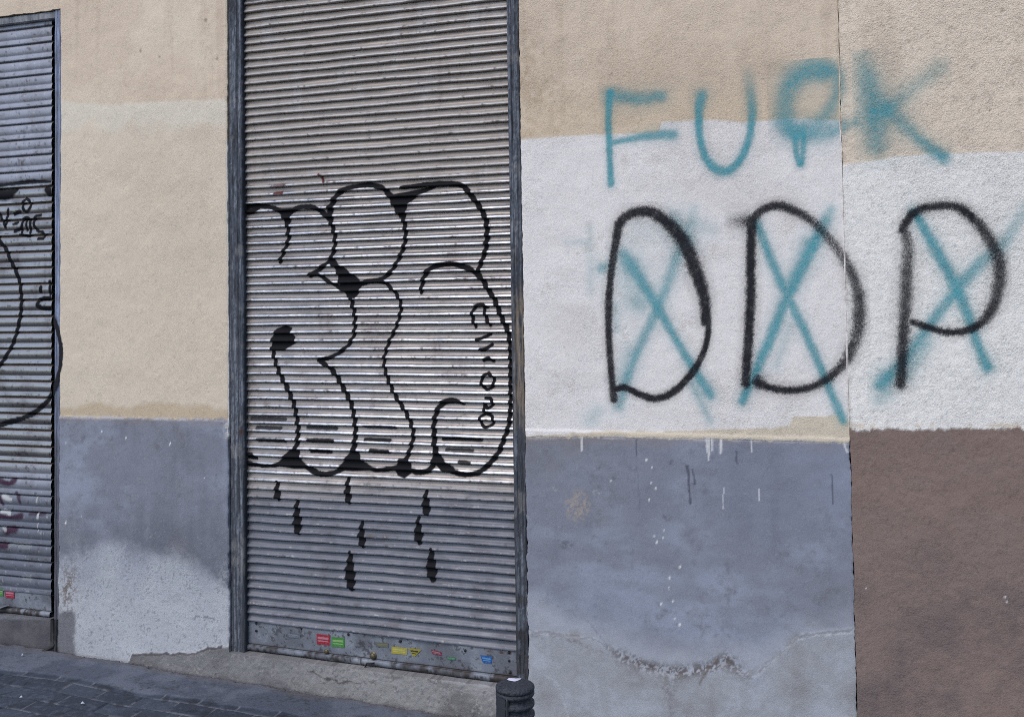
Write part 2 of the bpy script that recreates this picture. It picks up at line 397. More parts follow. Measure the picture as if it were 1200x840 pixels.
    # joint dirt
    j = sstep(.012, .001, np.abs(x-XS)+n3*.012)
    col = mixc(col, A(120, 108, 96), j*(v < 505)*.35*sstep(-.1, .1, n3))
    # pits and specks
    col = mixc(col, col*.62, sstep(.20-.05*neigh, .36-.03*neigh, n4+n3*.35)*(.5+.2*neigh)*(1-dm))
    col = mixc(col, np.clip(col*1.12, 0, .85), sstep(.18, .34, -n4)*.5*(1-dm))
    grain = np.where(left, .8+.35*lp, 1.3)
    grain = np.where(mid & (v > vd), .55, grain); grain = np.where(mid & (v > mb), .9, grain)
    grain = np.where(neigh, 2.1-.7*bm, grain); grain = grain+pm*.3
    grain = grain*(.75+.5*sstep(-.2, .3, n1+n2))
    return np.clip(col, .01, .9), grain

def grain_at(x, z):
    u, v = PIX(x, 0*x, z)
    return np.where(x > XS, 2.1, np.where(x < D0, .85, 1.5))

# ------------------------------------------------------------------ the facade
def lines(*seg):
    out = []
    for a, b, s in seg:
        n = max(2, int(round(abs(b-a)/s))+1); l = np.linspace(a, b, n)
        out.append(l if not out else l[1:])
    return np.concatenate(out)
facade = empty('building_facade', (0, 0.2, 0), 'long cream and white rendered shop front wall with blue-grey lower band, holding both metal shutters', 'wall')
ZLOW, ZHI = -0.45, 4.3
print('GS', GS)
STEP = .0042
zl = lines((ZLOW, -.12, .03), (-.12, ZBL, STEP), (ZBL, ZTOP, STEP), (ZTOP, ZTOP+.25, STEP), (ZTOP+.25, ZHI, .05))
def snap(arr, val): arr[np.argmin(np.abs(arr-val))] = val
snap(zl, ZB)
xl = lines((E0-1.6, E0, .08), (E0, E1-.25, .03), (E1-.25, E1, .006), (E1, D0, STEP), (D0, D1, STEP), (D1, XS, STEP))
X, Z = np.meshgrid(xl, zl)
def jag(z, seed, amp, s=40):
    return ((fbm(z, z*0+seed, s, 4, seed)-.5)*2*amp)
Xd = X.copy(); Y = relief(X, Z)
# ragged plaster edges round the openings and at the joint
for xe, sgn, sd, amp in ((D0, -1, 3, .0028), (D1, 1, 4, .0028), (E1, 1, 5, .0028)):
    fall = sstep(.016, 0, (X-xe)*sgn)*(((X-xe)*sgn) > -1e-9)*(1.0 if xe == E1 else sstep(ZB-.02, ZB, Z))
    low = 1+1.6*sstep(1.2, .4, Z)
    Xd += fall*(jag(Z, sd, amp*1.0)*low + sgn*.0022)
    Y += sstep(.006, 0, (X-xe)*sgn)*(((X-xe)*sgn) > -1e-9)*.004*(Z > ZB-.01)
ZJ1, ZJ2, ZJ3 = ZA(990, 195), ZA(990, 240), ZA(996, 505)
def joint_gap(z):
    up = sstep(ZJ2, ZJ1+.05, z); lo = sstep(ZJ3+.02, ZJ3-.03, z)
    n = fbm(z, z*0, 55, 4, 301)-.5; m = fbm(z, z*0, 9, 3, 303)-.5
    g = .0003+up*np.clip(.0010+n*.005, 0, 1)+lo*np.clip(.0012+n*.010+m*.005, .0003, 1)
    w = (fbm(z, z*0, 20, 4, 305)-.5)*(.002+.006*lo+.003*up)
    return g, w
g_, w_ = joint_gap(Z)
dj = XS-X
Xd += sstep(.03, 0, dj)*(dj > -1e-9)*(w_-g_*.7)
Y += sstep(.004, 0, dj)*(dj > -1e-9)*(.0004+g_*.8)
fall = sstep(.02, 0, Z-ZTOP)*(Z >= ZTOP-1e-9)
Zd = Z + fall*((fbm(X, Z*0, 60, 4, 77)-.5)*.010+.004) + droop(X, Z)*sstep(ZB-.06, ZB, Z)*((X >= D0-1e-6) & (X <= D1+1e-6))
# cement plinth stands a little proud of the pier and under the near shutter
uu, vv = PIX(X, 0*X, Z)
pb = np.interp(uu, [60, 154, 156, 230, 246, 268, 272, 320, 612, 640], [900, 772, 765, 765, 758, 757, 750, 762, 801, 830])
pm = (uu < 618)*sstep(-1.5, 2.5, vv-pb+(fbm(X, Z, 45, 4, 41)-.5)*5)
Y += -pm*(.007+.006*(fbm(X, Z, 22, 3, 71)-.5)) 
pm2 = pm*sstep(D0-.03, D0+.03, X)*(X < D1); Y += -pm2*.003
Y -= pm*(fbm(X, Z, 70, 3, 72)-.5)*.004
# crumbled render (crust) on the middle panel
mbv = np.interp(uu, [612, 700, 725, 760, 790, 850, 885, 940, 1000], [738, 748, 770, 784, 792, 778, 792, 742, 736])
cr = (X > D1)*np.exp(-((vv-mbv+4)/8)**2)*sstep(690, 735, uu)*sstep(910, 860, uu)
Y += cr*(fbm(X, Z, 60, 3, 73)-.35)*.007
Y -= (X > D1)*sstep(-3, 3, vv-mbv)*.003
col, grain = wall_paint(X, Z)
xm = (xl[1:]+xl[:-1])/2; zm = (zl[1:]+zl[:-1])/2
XM, ZM = np.meshgrid(xm, zm)
keep = ~(((XM > D0) & (XM < D1) & (ZM > ZB) & (ZM < ZTOP)) | ((XM > E0) & (XM < E1) & (ZM > ZBL) & (ZM < ZTOP)))
sh = Sheet()
one = np.ones_like(X)
sh.grid(Xd, Y, Zd, keep, col=col, grain=grain, rough=one*.88, metal=one*0)
def reveal(col_i, z0, z1, depth=.16):
    r0 = np.searchsorted(zl, z0-1e-6); r1 = np.searchsorted(zl, z1-1e-6)+1
    xs = Xd[r0:r1, col_i]; ys = Y[r0:r1, col_i]; zs = Zd[r0:r1, col_i]
    t = np.array([0, .01, .03, .08, depth])
    XX = np.repeat(xs[:, None], 5, 1); YY = ys[:, None]+t[None]; ZZ = np.repeat(zs[:, None], 5, 1)
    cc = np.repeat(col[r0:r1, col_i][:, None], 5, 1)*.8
    sh.grid(XX, YY, ZZ, None, col=cc, grain=np.ones(XX.shape), rough=np.ones(XX.shape)*.9, metal=0*XX)
ci = lambda v: int(np.argmin(np.abs(xl-v)))
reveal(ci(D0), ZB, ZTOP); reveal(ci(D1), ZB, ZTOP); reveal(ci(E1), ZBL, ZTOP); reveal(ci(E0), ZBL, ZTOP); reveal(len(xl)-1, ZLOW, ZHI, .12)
def reveal_h(row, x0, x1, depth=.16):
    c0, c1 = ci(x0), ci(x1)+1
    t = np.array([0, .01, .03, .08, depth])
    XX = np.repeat(Xd[row, c0:c1][None], 5, 0); YY = Y[row, c0:c1][None]+t[:, None]; ZZ = np.repeat(Zd[row, c0:c1][None], 5, 0)
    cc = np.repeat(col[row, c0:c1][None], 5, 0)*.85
    sh.grid(XX, YY, ZZ, None, col=cc, grain=np.ones(XX.shape), rough=np.ones(XX.shape)*.9, metal=0*XX)
ri = lambda v: int(np.argmin(np.abs(zl-v)))
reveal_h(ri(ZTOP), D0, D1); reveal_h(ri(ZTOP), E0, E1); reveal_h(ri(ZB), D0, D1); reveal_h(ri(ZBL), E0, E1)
def flat(s, p0, p1, p2, p3, c=(.3, .28, .25)):
    q = np.array([[p0, p1], [p3, p2]], float)
    s.grid(q[..., 0], q[..., 1], q[..., 2], None, col=np.array(c), grain=1.0, rough=.9, metal=0.0)
x0, x1 = xl[0], xl[-1]
flat(sh, (x0, 0, ZHI), (x1, 0, ZHI), (x1, .4, ZHI), (x0, .4, ZHI)); flat(sh, (x0, .4, ZLOW), (x1, .4, ZLOW), (x1, .4, ZHI), (x0, .4, ZHI))
flat(sh, (x0, 0, ZLOW), (x0, .4, ZLOW), (x0, .4, ZHI), (x0, 0, ZHI))
sh.build('rendered_wall', M_WALL, facade)

# neighbouring building's wall
nb = empty('neighbour_wall', (XS+.8, .2, 0), 'coarse stucco wall at the right, cream over white over mauve-brown paint', 'wall')
xn = lines((XS+.0004, XS+.9, STEP), (XS+.9, XS+3.0, .06))
zn = lines((ZLOW, -.12, .03), (-.12, ZTOP+.25, STEP), (ZTOP+.25, ZHI, .05))
X2, Z2 = np.meshgrid(xn, zn)
Y2 = relief(X2, Z2) + (fbm(X2, Z2, 75, 3, 81)-.5)*.0022
g2, w2 = joint_gap(Z2)
X2d = X2 + sstep(.03, 0, X2-XS)*(w2+g2*.3)
Y2 += sstep(.004, 0, X2-XS)*(.0004+g2*.5)
col2, grain2 = wall_paint(X2, Z2)
s2 = Sheet(); s2.grid(X2d, Y2, Z2, None, col=col2, grain=grain2, rough=.9, metal=0.0)
xs = X2d[:, 0]; t = np.array([0, .01, .04, .12])
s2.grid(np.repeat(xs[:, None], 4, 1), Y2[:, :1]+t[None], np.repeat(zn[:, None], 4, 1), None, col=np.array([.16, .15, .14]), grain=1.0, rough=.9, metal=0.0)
flat(s2, (xn[0], .12, ZLOW), (xn[0]+.0, .4, ZLOW), (xn[0], .4, ZHI), (xn[0], .12, ZHI))
flat(s2, (xn[0], 0, ZHI), (xn[-1], 0, ZHI), (xn[-1], .4, ZHI), (xn[0], .4, ZHI)); flat(s2, (xn[0], .4, ZLOW), (xn[-1], .4, ZLOW), (xn[-1], .4, ZHI), (xn[0], .4, ZHI))
s2.build('stucco_panel', M_WALL, nb)

# ------------------------------------------------------------------ spray paint
def cat(pts, n=14):
    p = np.array(pts, float)
    if len(p) < 3: return np.linspace(p[0], p[-1], n)
    q = np.vstack([2*p[0]-p[1], p, 2*p[-1]-p[-2]]); out = []
    for i in range(1, len(q)-2):
        t = np.linspace(0, 1, n, endpoint=False)[:, None]
        a, b, c, d = q[i-1], q[i], q[i+1], q[i+2]
        out.append(.5*((2*b)+(-a+c)*t+(2*a-5*b+4*c-d)*t*t+(-a+3*b-3*c+d)*t**3))
    return np.vstack(out+[p[-1:]])
HALO = 0.0
def field(x, z, strokes, ydep):
    """strokes: (pts[(u,v[,w[,alpha]])], width px, alpha, softness)"""
    cov = np.zeros_like(x)
    for st in strokes:
        if st[0] == 'fill':
            px, pz = P(np.array([q[0] for q in st[1]]), np.array([q[1] for q in st[1]]), ydep)
            ins = np.zeros(x.shape, bool); n = len(px); dm = np.full(x.shape, 1e9)
            for i in range(n):
                xa, za, xb, zb = px[i], pz[i], px[(i+1) % n], pz[(i+1) % n]
                c = ((za > z) != (zb > z)) & (x < (xb-xa)*(z-za)/(zb-za+1e-12)+xa); ins ^= c
                t = np.clip(((x-xa)*(xb-xa)+(z-za)*(zb-za))/((xb-xa)**2+(zb-za)**2+1e-12), 0, 1)
                dm = np.minimum(dm, np.hypot(x-xa-t*(xb-xa), z-za-t*(zb-za)))
            sd = np.where(ins, dm, -dm)
            cov = np.maximum(cov, sstep(-.0025, .0035, sd)*st[2]); continue
        pts, w, al, soft = st
        full = [tuple(p)+(w,)*(len(p) < 3)+((al,) if len(p) < 4 else ()) for p in pts]
        c = cat(full)
        px, pz = P(c[:, 0], c[:, 1], ydep)
        sx, _ = P(c[:, 0]+1, c[:, 1], ydep); _, sz = P(c[:, 0], c[:, 1]+1, ydep)
        sc = (np.abs(sx-px)+np.abs(sz-pz))/2
        W = c[:, 2]*sc/2*(1 if HALO else .84); AL = c[:, 3]; soft = soft*1.5 if HALO else soft
        g_ = W.max()*4.2; x0, x1, z0, z1 = px.min()-g_, px.max()+g_, pz.min()-g_, pz.max()+g_
        m = (x > x0) & (x < x1) & (z > z0) & (z < z1)
        if not m.any(): continue
        xx = x[m]; zz = z[m]; best = np.zeros(xx.shape); DJ = fbm(xx, zz, 90, 3, 97)
        for i in range(len(px)-1):
            dx, dz = px[i+1]-px[i], pz[i+1]-pz[i]; L2 = dx*dx+dz*dz+1e-12
            Wm = max(W[i], W[i+1])*(1+soft)*2.1
            mm = (np.abs(xx-(px[i]+px[i+1])/2) < Wm+abs(dx)/2+.001) & (np.abs(zz-(pz[i]+pz[i+1])/2) < Wm+abs(dz)/2+.001)
            if not mm.any(): continue
            xa = xx[mm]; za = zz[mm]
            t = np.clip(((xa-px[i])*dx+(za-pz[i])*dz)/L2, 0, 1)
            d = np.hypot(xa-px[i]-t*dx, za-pz[i]-t*dz); w_ = W[i]+(W[i+1]-W[i])*t; a_ = AL[i]+(AL[i+1]-AL[i])*t
            best[mm] = np.maximum(best[mm], a_*((1-HALO)*sstep(w_*(1+soft), w_*(1-soft), d*(1+(DJ[mm]-.5)*.5))+HALO*sstep(w_*(1+soft)*2.1, w_*.4, d)))
        o = cov[m]; cov[m] = 1-(1-o)*(1-best) if al < .8 else np.maximum(o, best)
    return cov
def bounds(strokes, ydep, pad):
    us, vs = [], []
    for st in strokes:
        for p in st[1] if st[0] == 'fill' else st[0]: us.append(p[0]); vs.append(p[1])
    us = np.array(us); vs = np.array(vs); px, pz = P(us, vs, ydep)
    return px.min()-pad, px.max()+pad, pz.min()-pad, pz.max()+pad
def wall_spray(name, strokes, mat, lift, label, parent, step=.0026):
    x0, x1, z0, z1 = bounds(strokes, 0, .035)
    xs = np.arange(x0, x1, step); zs = np.arange(z0, z1, step)
    x, z = np.meshgrid(xs, zs)
    global HALO
    HALO = .20; cov = field(x, z, strokes, 0); HALO = 0.0
    cov = cov*(.80+.34*(fbm(x, z, 70, 3, 91)))*(.80 if mat is M_TEAL else .96)
    cov = np.clip(cov, 0, 1)
    extra = np.where(x > XS, (fbm(x, z, 75, 3, 81)-.5)*.0022, 0)
    y = relief(x, z)+extra-lift
    y += (x < XS)*.0004-lift*0
    k = np.maximum(np.maximum(cov[1:, 1:], cov[:-1, 1:]), np.maximum(cov[1:, :-1], cov[:-1, :-1])) > .015
    xc = (x[1:, 1:]+x[:-1, :-1])/2
    k &= np.abs(xc-XS) > .0016
    s = Sheet(); s.grid(x, y, z, k, cover=cov, grain=grain_at(x, z))
    o = s.build(name, mat, parent); o['label'] = label; return o

T = lambda *p, w=8, a=.9, s=.5: (list(p), w, a, s)
wall_spray('spray_letter', [T((715, 109, 8), (713, 140, 7), (714, 170, 6.5), (715, 195, 6.5), (716, 215, 8), w=7, s=.45),
    T((716, 112, 14), (745, 116, 13), (775, 113, 12), w=13, a=.62, s=.7), T((716, 168, 5), (750, 161, 8), (775, 158, 10), (788, 158, 10), w=8, a=.75, s=.6)],
    M_TEAL, .0006, 'teal spray letter F', facade)
wall_spray('spray_letter', [T((822, 112, 13, .7), (819, 130, 9), (820, 160, 8), (827, 185, 9), (839, 198, 10), (853, 200, 10), (867, 188, 9), (877, 165, 8), (881, 140, 9, .8), (880, 112, 11, .5), (876, 84, 12, .12), w=9, a=.88, s=.5)],
    M_TEAL, .0006, 'teal spray letter U', facade)
wall_spray('spray_letter', [T((965, 84, 17), (950, 81, 20), (934, 90, 22), (923, 106, 20), (920, 126, 19), (925, 145, 17), (934, 155, 14), w=19, a=.6, s=.7), T((934, 156, 13), (950, 149, 16), (966, 137, 15), (977, 120, 13), (983, 102, 12), (979, 86, 13), (966, 80, 14), w=14, a=.55, s=.75),
    T((912, 143, 12, .4), (924, 154, 14), (942, 160, 15), (968, 157, 15), (988, 149, 13), (1001, 144, 11, .4), w=14, a=.55, s=.75), T((962, 88, 14), (944, 88, 18), (930, 98, 12), w=15, a=.4, s=.8),
    T((932, 158, 6), (933, 180, 6), (938, 192, 7), w=6, a=.75, s=.5), T((942, 158, 5), (941, 180, 6), (938, 192, 7), w=6, a=.75, s=.5)],
    M_TEAL, .0006, 'blurred teal spray letter C drawn like a P', facade)
wall_spray('spray_letter', [T((1011, 70, 18, .35), (1018, 100, 22), (1023, 135, 24), (1027, 170, 20, .6), w=20, a=.62, s=.8), T((1101, 80, 16, .3), (1075, 100, 16, .3), (1055, 117, 15, .4), (1028, 133, 16, .6), w=14, a=.4, s=.8),
    T((1037, 127, 16, .5), (1060, 147, 14, .55), (1082, 168, 12, .7), (1105, 184, 13, .85), w=13, a=.6, s=.75)],
    M_TEAL, .0006, 'blurred teal spray letter K', nb)
wall_spray('spray_letter', [T((725, 263, 10), (718, 307, 8), (714, 343, 8), (713, 379, 7.5), (715, 421, 7.5), (719.5, 468, 8), w=8, s=.35),
    T((725, 265, 9), (732, 255, 10), (750, 248, 11), (768, 251, 12), (789, 268, 14), (806, 293, 15), (818, 325, 14), (826, 353, 12), (826, 378, 9), w=9, a=.95, s=.4),
    T((826, 353, 10), (830, 386, 7), (825, 411, 7), (811, 437, 7.5), (789, 459, 8), (768, 467, 8), (750, 462, 7.5), (732, 454, 7), (719, 457, 7), w=7, a=.95, s=.35)],
    M_BLACK, .0011, 'black spray letter D, leftmost', facade)
wall_spray('spray_letter', [T((881, 258, 11), (880, 295, 10), (879.5, 352, 10.5), (876.5, 410, 10), (874, 449, 10), w=10, a=.95, s=.4), T((861, 259, 14, .3), (876, 259, 10, .7), w=12, a=.5, s=.8),
    T((878, 262, 9), (891, 248, 9), (910, 241, 9), (933, 248, 9, .9), (956, 263, 9, .7), (975, 284, 10, .6), (993, 310, 11, .65), (1005, 341, 12, .75), (1007, 371, 13, .75), (1001, 402, 12, .75), (986, 429, 10, .8), (959, 450, 8), (929, 457, 8), (902, 454, 8), (888, 447, 8), w=9, a=.95, s=.5),
    T((889, 447, 12), (892, 450, 11), w=11, a=.95, s=.5)],
    M_BLACK, .0011, 'black spray letter D, in the middle over the wall joint', facade)
wall_spray('spray_letter', [T((1058, 264, 8), (1064, 289, 12, .6), (1062.5, 318, 13, .7), (1061, 350, 13, .75), (1059, 386, 12, .8), (1057, 421, 11), (1055, 450, 11), w=11, a=.85, s=.55),
    T((1057, 270, 8), (1068, 252, 9), (1089, 243, 9), (1118, 242, 10), (1139, 255, 11), (1157, 277, 12, .8), (1170, 304, 13, .8), (1171, 329, 13, .75), (1164, 357, 12, .8), (1150, 378, 9), (1132, 387, 8), (1111, 389, 7.5), (1089, 384, 7), (1069, 377, 7), w=9, a=.93, s=.5)],
    M_BLACK, .0011, 'black spray letter P', nb)
wall_spray('spray_cross', [T((705, 315, 9, .6), (716, 311, 10, .4), w=9, a=.6, s=.8), T((731, 300, 15, .6), (740, 312, 16, .75), (753, 332, 12), (771, 361, 10), (800, 411, 9), (832, 462, 11), w=10, a=.8, s=.6), T((814, 244, 10, .15), (806, 275, 12, .3), (793, 303, 12, .5), (771, 361, 10), (743, 421, 9), (725, 476, 10, .5), w=10, a=.62, s=.7),
    T((811, 450, 8, .4), (832, 493, 8, .3), w=8, a=.35, s=.8), T((746, 356, 14), (749, 358, 14), w=14, a=.35, s=.9), T((790, 255, 12), (806, 285, 12), w=14, a=.4, s=.9), T((750, 268, 22), (785, 275, 22), w=24, a=.12, s=.9), T((738, 325, 26), (745, 345, 22), w=24, a=.2, s=.9),
    T((720, 360, 10), (722, 386, 8), w=10, a=.22, s=.9), T((691, 266, 7), (692, 345, 7), w=7, a=.12, s=.9), T((664, 284, 7), (688, 284, 7), w=7, a=.13, s=.9), T((700, 482, 12), (692, 492, 14), w=16, a=.2, s=.9), T((738, 412, 14), (728, 445, 14), w=14, a=.25, s=.9), T((815, 262, 14), (834, 270, 14), w=16, a=.15, s=.9)],
    M_TEAL, .0006, 'teal cross sprayed over the leftmost D', facade)
wall_spray('spray_cross', [T((887, 262, 9), (906, 310, 10), (923, 348, 10), (944, 390, 9), (967, 444, 9), (988, 492, 9), w=9, a=.78, s=.6), T((974, 246, 10, .4), (959, 276, 13), (942, 310, 12), (921, 352, 12), (899, 405, 11), (870, 470, 9), w=10, a=.84, s=.6),
    T((947, 284, 12), (926, 335, 12), w=12, a=.4, s=.8), T((930, 372, 9), (910, 430, 8), w=9, a=.18, s=.9)],
    M_TEAL, .0006, 'teal cross sprayed over the middle D', facade)
wall_spray('spray_cross', [T((1071, 248, 9), (1093, 286, 12), (1118, 332, 12), (1136, 375, 11), (1146, 405, 10), (1157, 430, 12), w=10, a=.84, s=.6), T((1204, 240, 11, .2), (1175, 286, 13, .45), (1150, 307, 13, .6), (1118, 343, 12), (1086, 386, 11), (1057, 425, 12), (1032, 450, 12), w=11, a=.72, s=.65),
    T((1088, 402, 10), (1062, 440, 12), w=11, a=.35, s=.9), T((1040, 462, 10), (1030, 470, 10), w=11, a=.25, s=.9), T((1038, 440, 14), (1034, 450, 14), w=14, a=.5, s=.8)],
    M_TEAL, .0006, 'teal cross sprayed over the P', nb)

# ------------------------------------------------------------------ shutters
YB = .044                                          # back plane of the near curtain
PROF = np.array([(0, 0.02), (.035, .16), (.08, .24), (.16, .28), (.27, .31), (.37, .36), (.46, .46), (.54, .60), (.62, .76), (.70, .89), (.78, .97), (.86, 1.0), (.925, .97), (.955, .84), (.958, .5), (.965, .1)])
PITCH = .033; DEP = .0178
ZS0 = ZA(288, 7.5, YB-.01)
ZPAN = ZA(293, 727, YB-.01)                        # top of the bottom panel
nsl = int(round((ZS0-ZPAN)/PITCH)); off = (ZS0-ZPAN)-nsl*PITCH
CX0, CX1 = XA(283, YB), XA(601.5, YB)
def slat_rows():
    rows = []
    for n in range(-5, nsl):
        for k, (s, o) in enumerate(PROF): rows.append((n+s, o, n))
    return rows
rows = [r for r in slat_rows() if ZS0-off-(r[0])*PITCH < ZTOP+.03]
rt = np.array([r[0] for r in rows]); ro_ = np.array([r[1] for r in rows]); rn = np.array([r[2] for r in rows])
def curtain_xyz(x, ridx):
    t = rt[ridx]; o = ro_[ridx]; n = rn[ridx]
    zb = ZS0-off-t*PITCH
    wob = (fbm(x*.9, n*3.7, 5, 3, 101)-.5)*.0036*(1+1.6*sstep(.8, .25, zb)+.9*sstep(2.0, 2.5, zb)) + (fbm(x, n*5.1, 2, 2, 103)-.5)*.003 + (fbm(x, n*9.3, 55, 3, 104)-.5)*.0016*sstep(.5, .9, o)
    amp = DEP*(.88+.24*fbm(x, n*7.3, 9, 2, 105))
    dent = (fbm(x, zb, 4.5, 2, 107)-.5)*.008
    d2 = (fbm(x*.6, n*4.4, 6, 2, 109)-.5)*.0022
    y = YB-o*amp+dent+d2
    z = zb+wob+droop(x, zb)
    return y, z
sc_root = empty('roller_shutter', (XA(440), .04, ZB), 'tall corrugated grey metal roller shutter with black bubble graffiti, in the middle', 'shutter')
xs = np.arange(CX0, CX1+.004, .0040)
I, XX = np.meshgrid(np.arange(len(rows)), xs, indexing='ij')
Yc, Zc = curtain_xyz(XX, I)
def shutter_paint(x, z, o, far=False):
    u, v = PIX(x, .03+0*x, z)
    n1 = fbm(x, z, 2.5, 4, 121)-.5; n2 = fbm(x, z, 11, 4, 123)-.5; n3 = fbm(x*.35, z, 60, 4, 125)-.5; n4 = fbm(x, z, 130, 3, 127)-.5; nv = fbm(x*5, z*.7, 5, 4, 129)-.5
    base = np.broadcast_to(A(142, 144, 153), x.shape+(3,))
    base = mixc(base, A(136, 130, 130), sstep(.8, .4, o)*.9)          # darker, browner tone in the troughs
    base = mixc(base, A(154, 159, 172), sstep(.0, .35, nv+n2)*.3)
    base = mixc(base, A(120, 117, 119), sstep(.05, .3, -nv+n2)*.3)
    if not far:
        sil = sstep(-14, 26, v-218+n2*50+nv*40)*sstep(10, -10, v-562+n2*14)
        hl = sstep(40, 130, v)*.0
    else:
        sil = sstep(-6, 6, v-214+n2*20)*sstep(10, -10, v-548+n2*14)
        base = mixc(np.broadcast_to(A(130, 137, 158), x.shape+(3,)), A(114, 118, 134), sstep(-.1, .2, n2+nv)*.5)
    lowd = sstep(550, 600, v)  # lower slats darker: grime, plus weaker light near the ground put into colour
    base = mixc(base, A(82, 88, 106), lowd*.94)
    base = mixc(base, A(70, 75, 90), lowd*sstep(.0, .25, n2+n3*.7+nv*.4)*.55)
    silver = mixc(np.broadcast_to(np.array([.46, .47, .50]), x.shape+(3,)), np.array([.32, .32, .345]), sstep(-.05, .3, n2+n3*.3))
    silver = mixc(silver, A(134, 127, 127), sstep(.8, .4, o)*.85)
    if far: silver = silver*np.array([.74, .70, .66])
    col = base*(1-sil[..., None])+silver*sil[..., None]
    col = mixc(col, A(80, 76, 78), sstep(.22, .36, n3*.8+n4*.5)*.5)
    col = mixc(col, A(95, 72, 60), sstep(.24, .32, n4+n2*.3)*.3)
    nick = sstep(.16, .30, fbm(x, z*1.5, 70, 3, 141)-.5+.25*n2)
    col = mixc(col, A(58, 54, 56), nick*sstep(.6, .95, o)*.75)
    col = mixc(col, A(176, 178, 186), sstep(.2, .34, fbm(x*.6, z*2, 120, 3, 143)-.5)*sstep(.5, .9, o)*.4*(1-sil))
    col = mixc(col, A(70, 66, 68), sstep(.16, .38, fbm(x*30, z*3, 1, 4, 145)-.5+n2*.3)*.2)
    crease_dark = sstep(.20, .0, o)*.5  # undercut shade painted into the recesses, along with grime
    col = mixc(col, A(52, 50, 54), crease_dark)
    rough = .48+.12*n2-.15*sil+.22*sstep(.3, 0, o)+n3*.1
    metal = .25+.62*sil*sstep(.4, .7, o)-.1*lowd
    return np.clip(col, .02, .9), np.clip(rough, .22, .9), metal, v
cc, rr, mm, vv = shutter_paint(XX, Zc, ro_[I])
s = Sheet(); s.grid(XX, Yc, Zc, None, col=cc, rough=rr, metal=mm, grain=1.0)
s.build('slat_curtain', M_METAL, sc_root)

SLANT = .10           # the can was held a little to the left, so paint landed further right in the troughs
def shutter_spray(name, strokes, mat, lift, label, parent, xyz, nrows, ydep, stepx=.0024):
    x0, x1, z0, z1 = bounds(strokes, ydep, .03)
    x0 = max(x0, xyz[1]+.001); x1 = min(x1, xyz[2]-.001)
    xs = np.arange(x0, x1, stepx)
    zr = xyz[3]
    m = np.where((zr > z0-.02) & (zr < z1+.02))[0]
    if len(m) < 2: return
    I, x = np.meshgrid(np.arange(m[0], m[-1]+1), xs, indexing='ij')
    y, z = xyz[0](x, I)
    y2 = np.minimum(y, y)
    cov = field(x-SLANT*(y-(xyz[4])), z, strokes, ydep)
    # normal of the profile (y,z)
    dy = np.gradient(y, axis=0); dz = np.gradient(z, axis=0)
    ln = np.hypot(dy, dz)+1e-9
    ny, nz = dz/ln, -dy/ln
    flip = np.where(ny > 0, -1, 1); ny = ny*flip; nz = nz*flip
    under = (np.abs(dz) < 1e-4) | (dz > 0)
    y = y+ny*lift; z = z+nz*lift
    c_ = np.maximum(np.maximum(cov[1:, 1:], cov[:-1, 1:]), np.maximum(cov[1:, :-1], cov[:-1, :-1]))
    k = c_ > .03
    if not k.any(): return
    s = Sheet(); s.grid(x, y, z, k, cover=cov, grain=1.0)
    o = s.build(name, mat, parent)
    if label: o['label'] = label
    return o
CUR = (curtain_xyz, CX0, CX1, ZS0-off-rt*PITCH, YB-DEP*.6)
YD = YB-.008
def B(*p, w=5, a=1.0, s=.28): return (list(p), w, a, s)
